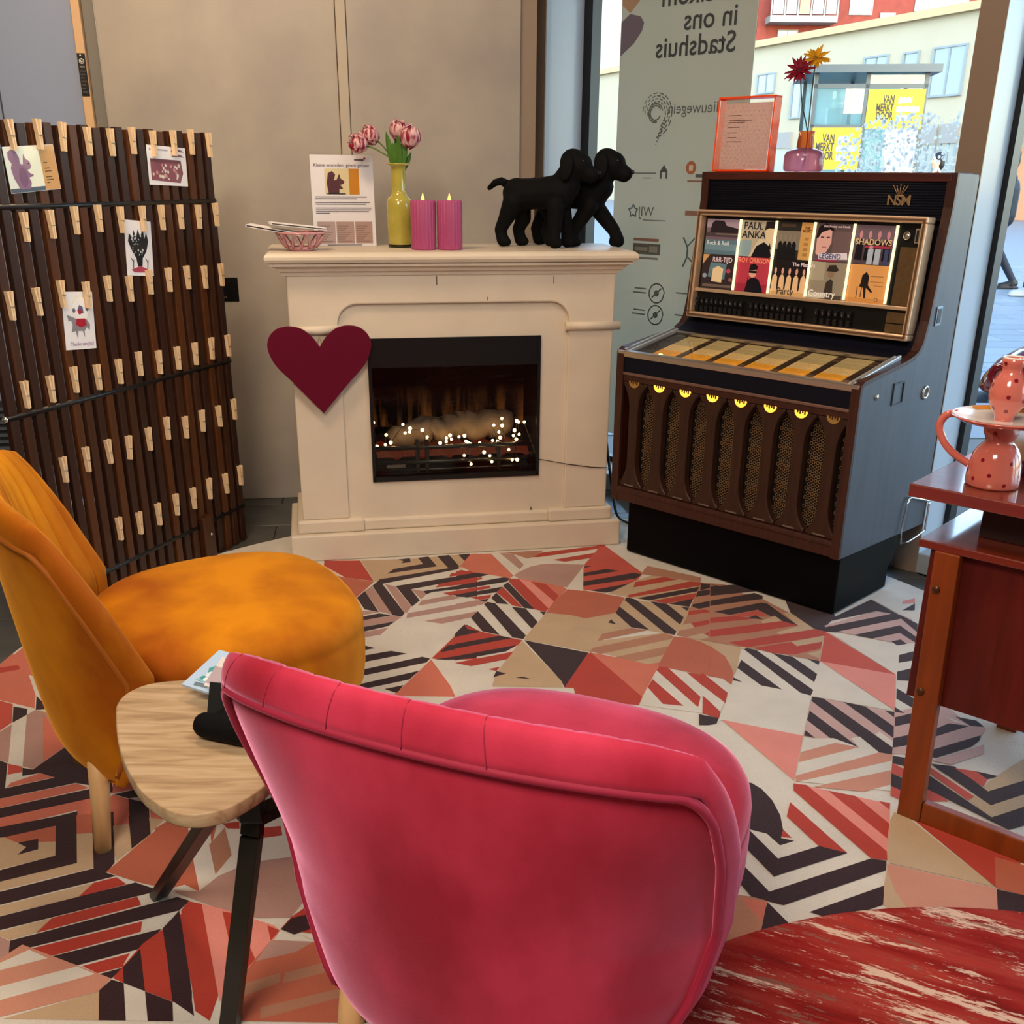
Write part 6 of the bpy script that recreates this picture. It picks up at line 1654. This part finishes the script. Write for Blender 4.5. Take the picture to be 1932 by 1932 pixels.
WIN = M('far_glass', '#63777c', .15, spec=.8); WFR = M('far_frame', '#6f7b80', .5); WWH = M('far_white', '#7b7a76', .6)
def frame_obj(name, label, cat, pt, d):
    return thing(name, label, cat, (pt[0], pt[1], 0), math.atan2(d[1], d[0]))
CRB = M('cream_render', '#9d9680', .8, var=.05, vscale=.5)
cb_ = frame_obj('cream_building', 'cream rendered low building with square windows across the square', 'building', (14.4, 48), (.389, -.921))
MB().box(-26, 16, 0, 9, -.1, 7.0).build('wall', CRB, cb_)
MB().box(-26, 16, -.25, 9.2, 7.0, 7.28).build('roof_edge', M('roof_edge_cream', '#a08e68', .6), cb_)
def fwin(par, x0, x1, z0, z1, mull=1, f=WFR, dep=.0, gl=WIN):
    o = MB().box(x0, x1, -.03+dep, .02+dep, z0, z1).build('window', gl, par)
    b = MB(); t = .07
    b.box(x0-t, x0, -.08+dep, .02+dep, z0-t, z1+t).box(x1, x1+t, -.08+dep, .02+dep, z0-t, z1+t).box(x0, x1, -.08+dep, .02+dep, z1, z1+t).box(x0, x1, -.10+dep, .02+dep, z0-t, z0)
    for k in range(mull): x = x0+(x1-x0)*(k+1)/(mull+1); b.box(x-.03, x+.03, -.06+dep, 0+dep, z0, z1)
    b.build('window_frame', f, o); return o
fwin(cb_, 4.0, 5.6, 4.3, 5.9); fwin(cb_, 2.4, 3.15, 5.46, 5.87, 0); fwin(cb_, .1, 1.43, 5.3, 5.9); fwin(cb_, -7.38, -6.08, 5.06, 5.8); fwin(cb_, -4.6, -3.4, 3.9, 5.3); fwin(cb_, 8.4, 10.2, 4.3, 5.9); fwin(cb_, 7.4, 8.3, 4.4, 5.9, 0)
for x0, x1 in ((-12, -9.6), (-6.6, -4.4), (3.98, 4.7), (5.05, 5.8), (7.0, 8.2), (9.6, 11.8)):
    fwin(cb_, x0, x1, .1, 2.6, 1); MB().box(x0-.05, x1+.05, -.12, .02, 2.6, 3.28).build('fascia_board', WWH, cb_)
MB().box(8.5, 11.5, -.9, .0, 2.92, 3.22).build('red_awning', M('awning_red', '#a00c30', .6), cb_)
for k in range(5):
    MB().box(8.62, 8.95, -.06, -.03, .1+.4*k, .5+.4*k).build('hazard_plate', M('hazard_yellow', '#e2b012', .6) if k % 2 else BLACK, cb_)
MB().box(9.0, 12.0, -.2, 0, 0, 2.4).build('shopfront', M('shop_orange', '#a8744e', .6), cb_)

BRK = M('brick_red', '#743024', .85, var=.25, vscale=2.5)
rb = frame_obj('brick_building', 'tall red brick apartment building with white balcony behind the cream building', 'building', (0, 80), (1, 0))
MB().box(16.4, 60, 0, 10, 0, 22).build('wall', BRK, rb)
bl = MB().box(16.9, 21.4, -1.6, 0, 10.95, 11.35).build('balcony', WWH, rb)
b = MB(); b.box(16.9, 21.4, -1.6, -1.5, 13.2, 13.3)
for k in range(6): b.box(16.9+.88*k, 17.0+.88*k, -1.6, -1.5, 11.35, 13.2)
b.build('balcony_rail', WWH, bl)
for k in range(5):
    MB().box(17.05+.88*k, 17.73+.88*k, -1.58, -1.54, 11.42, 13.1).build('balcony_panel', [WIN, WWH, M('panel_rose', '#c9705c', .6)][k % 3], bl)
fwin(rb, 22.6, 24.05, 11.65, 13.6, 1, WWH); fwin(rb, 24.75, 25.65, 10.6, 11.67, 0, WWH); fwin(rb, 17.9, 19.15, 9.0, 10.6, 1, WWH); fwin(rb, 20.2, 21.0, 9.2, 10.5, 0, WWH); fwin(rb, 27.0, 30.5, 11.9, 14, 3, WWH); fwin(rb, 32, 35, 12.3, 14, 2, WWH)
MB().box(-2, 16.4, 2, 12, 0, 20).build('side_wing', WWH, rb)

# glass kiosk with yellow posters
ki = frame_obj('glass_kiosk', 'glass kiosk with dark frame and yellow posters on the square', 'kiosk', (0, 22), (1, -.15))
KF = M('kiosk_frame', '#3a474c', .4, .3); KG = glass_mat('kiosk_glass', (.72, .85, .86), 1.0, 0, .25, (.7, .85, .85)); YEL = M('poster_yellow', '#ab9206', .5)
MB().box(5.35, 7.72, -.25, 2.3, 3.12, 3.25).build('kiosk_roof', KF, ki)
b = MB()
for x in (5.58, 6.50, 7.53): b.box(x-.035, x+.035, 0, .07, 0, 3.12); b.box(x-.035, x+.035, 2.0, 2.07, 0, 3.12)
b.box(5.55, 7.56, 0, .06, 2.88, 2.95); b.box(5.55, 6.5, 0, .06, 2.22, 2.27); b.box(5.55, 7.56, 0, .06, .0, .12)
b.build('kiosk_post', KF, ki)
MB().box(5.6, 6.48, .02, .03, 2.27, 2.88).build('kiosk_pane', KG, ki); MB().box(6.53, 7.5, .02, .03, 2.95, 3.12).build('kiosk_pane', KG, ki); MB().box(5.6, 7.5, 2.02, 2.03, .1, 3.1).build('kiosk_pane', KG, ki)
MB().box(5.95, 6.3, .9, 1.2, .1, 2.6).build('kiosk_column', M('kiosk_inner', '#8fb0b4', .5), ki)
PD = M('poster_dark', '#2c2c20', .6); PWH = M('poster_white', '#929aa2', .6)
def poster(x0, x1, z0, z1):
    p = MB().box(x0, x1, -.02, .01, z0, z1).build('poster', YEL, ki)
    W, H = x1-x0, z1-z0
    for k, w_ in enumerate(('VAN', 'MERKT', 'DOOR')):
        text('lettering', p, frame((x0+W*.47, -.022, z1-H*(.34+.21*k)), (1, 0, .0)), w_, H*.27, PD, 'RIGHT', squash=.55, lift=.003, bold=.006)
    b = MB()
    for k, (a, c) in enumerate(((.54, .78), (.52, .93), (.52, .74))):
        zz = z1-H*(.36+.22*k); n_ = 7; pts = [(x0+W*a, zz)]+[(x0+W*(c), zz+H*.02)]
        top = [(x0+W*(c-(c-a)*q/n_), zz+H*(.17 if q % 2 == 0 else .13)) for q in range(n_+1)]
        b.prism(pts+top, .0215, .024, Matrix(((1, 0, 0, 0), (0, 0, -1, 0), (0, 1, 0, 0), (0, 0, 0, 1))))
    b.build('poster_motif', PWH, p)
poster(6.53, 7.53, 2.20, 2.86); poster(5.60, 6.49, 1.50, 2.22)
MB().box(6.53, 7.5, .0, .02, 1.0, 2.2).build('kiosk_pane', KG, ki)

# people on the square
SKIN = M('skin', '#d9a888', .55)
def person(label, loc, face, top, trousers, shoes, hair, stride=.3, h=1.75, coatlen=.80, puffer=False, group='people walking on the square'):
    t = thing('person', label, 'person', (loc[0], loc[1], -.006), face, group)
    k = h/1.75
    def P(x, y, z): return (x*k, y*k, z*k)
    hip = .92; hl, hr = P(.0, .09, hip), P(.0, -.09, hip)
    fl, fr2 = P(stride*.9, .10, .09), P(-stride, -.10, .11)
    kl, kr = P(stride*.55+.04, .10, .50), P(-stride*.35+.06, -.10, .50)
    b = MB(); b.ball(P(.01, 0, 1.62), (.085*k, .072*k, .115*k), 16, 12); b.capsule(P(.0, 0, 1.42), P(.0, 0, 1.54), .055*k, .05*k); b.ball(P(.095, 0, 1.61), (.016*k, .012*k, .022*k), 8, 6)
    b.capsule(P(.035, 0, 1.53), P(.06, 0, 1.53), .03*k, .025*k)
    for s in (-1, 1): b.ball(P(0, s*.073, 1.61), (.018*k, .012*k, .03*k), 8, 6)
    b.capsule(P(0, .0, 1.0), P(0, 0, 1.42), .10*k, .08*k)
    for s in (-1, 1):
        b.capsule(P(0, s*.16, 1.38), P(s*stride*.3, s*.2, 1.12), .045*k, .04*k); b.capsule(P(s*stride*.3, s*.2, 1.12), P(s*stride*.7+.06, s*.19, .90), .036*k, .03*k); b.ball(P(s*stride*.7+.085, s*.19, .83), (.03*k, .022*k, .05*k), 10, 8)
        for q in range(4): b.capsule(P(s*stride*.7+.075+.014*q, s*.19, .80), P(s*stride*.7+.08+.014*q, s*.19, .745+.006*(q in (0, 3))), .008*k, .007*k, 6)
        b.capsule(P(s*stride*.7+.11, s*.185, .83), P(s*stride*.7+.13, s*.18, .79), .009*k, .008*k, 6)
    b.build('body', SKIN, t, remesh=.012, smooth_it=2)
    for s in (-1, 1): MB().ball(P(.085, s*.03, 1.635), .008*k, 6, 5).build('eye', BLACK, t)
    MB().tube([P(.088, -.02, 1.565), P(.094, 0, 1.563), P(.088, .02, 1.565)], .004, 5).build('mouth', M('lips', '#a85a50', .5), t)
    b = MB(); b.ball(P(-.015, 0, 1.655), (.095*k, .085*k, .10*k), 14, 10); b.ball(P(-.05, 0, 1.58), (.06*k, .08*k, .10*k), 12, 8); b.build('hair', M('hair_'+hair.strip('#'), hair, .6), t, remesh=.012, smooth_it=2)
    b = MB()
    b.capsule(hl, kl, .095*k, .062*k); b.capsule(kl, fl, .062*k, .045*k); b.capsule(hr, kr, .095*k, .062*k); b.capsule(kr, fr2, .062*k, .045*k); b.capsule(P(0, 0, .92), P(0, 0, 1.0), .13*k, .13*k)
    b.build('trousers', M('trousers_'+trousers.strip('#'), trousers, .7), t, remesh=.014, smooth_it=2)
    b = MB(); b.capsule(P(0, 0, coatlen+.12), P(0, 0, 1.25), .17*k, .17*k); b.capsule(P(0, -.12, 1.36), P(0, .12, 1.36), .085*k, .085*k); b.capsule(P(0, 0, 1.25), P(0, 0, 1.43), .15*k, .075*k)
    for s in (-1, 1): b.capsule(P(0, s*.18, 1.37), P(s*stride*.3, s*.225, 1.12), .072*k, .06*k); b.capsule(P(s*stride*.3, s*.225, 1.12), P(s*stride*.7+.05, s*.20, .91), .058*k, .048*k)
    if puffer:
        for q in range(6): b.tube([(.20*k*math.cos(a*PI/10), .215*k*math.sin(a*PI/10), (coatlen+.06+.1*q)*k) for a in range(20)], .035*k, 8, closed=True)
    b.build('jacket', M('jacket_'+top.strip('#'), top, .6), t, remesh=.014, smooth_it=3)
    for (fx, fy, fz), nm in ((fl, 0), (fr2, 1)):
        b = MB(); b.capsule((fx-.03, fy, .05 if nm == 0 else .075), (fx+.15*k, fy, .042), .048*k, .036*k); b.capsule((fx, fy, fz+.0), (fx, fy, .06), .05*k, .05*k)
        b.box(fx-.08, fx+.19*k, fy-.045, fy+.045, 0.006, .03)
        b.build('shoe', M('shoe_'+shoes.strip('#'), shoes, .5), t, remesh=.010, smooth_it=2)
    return t
person('person walking in a dark blue jacket, dark jeans and black sneakers beyond the window post', (6.34, 14.35), R(170), '#10161f', '#121925', '#08080a', '#140f0c', .30)
person('person in a dark quilted coat and white sneakers at the right edge of the view', (6.62, 13.5), R(165), '#0d131a', '#0e1218', '#8d9294', '#1c1510', .22, puffer=True, coatlen=.78)
person('person with dark hair and a grey coat walking far off by the cream building', (6.85, 18.2), R(175), '#4a443f', '#26262a', '#141416', '#0c090a', .2, h=1.76)
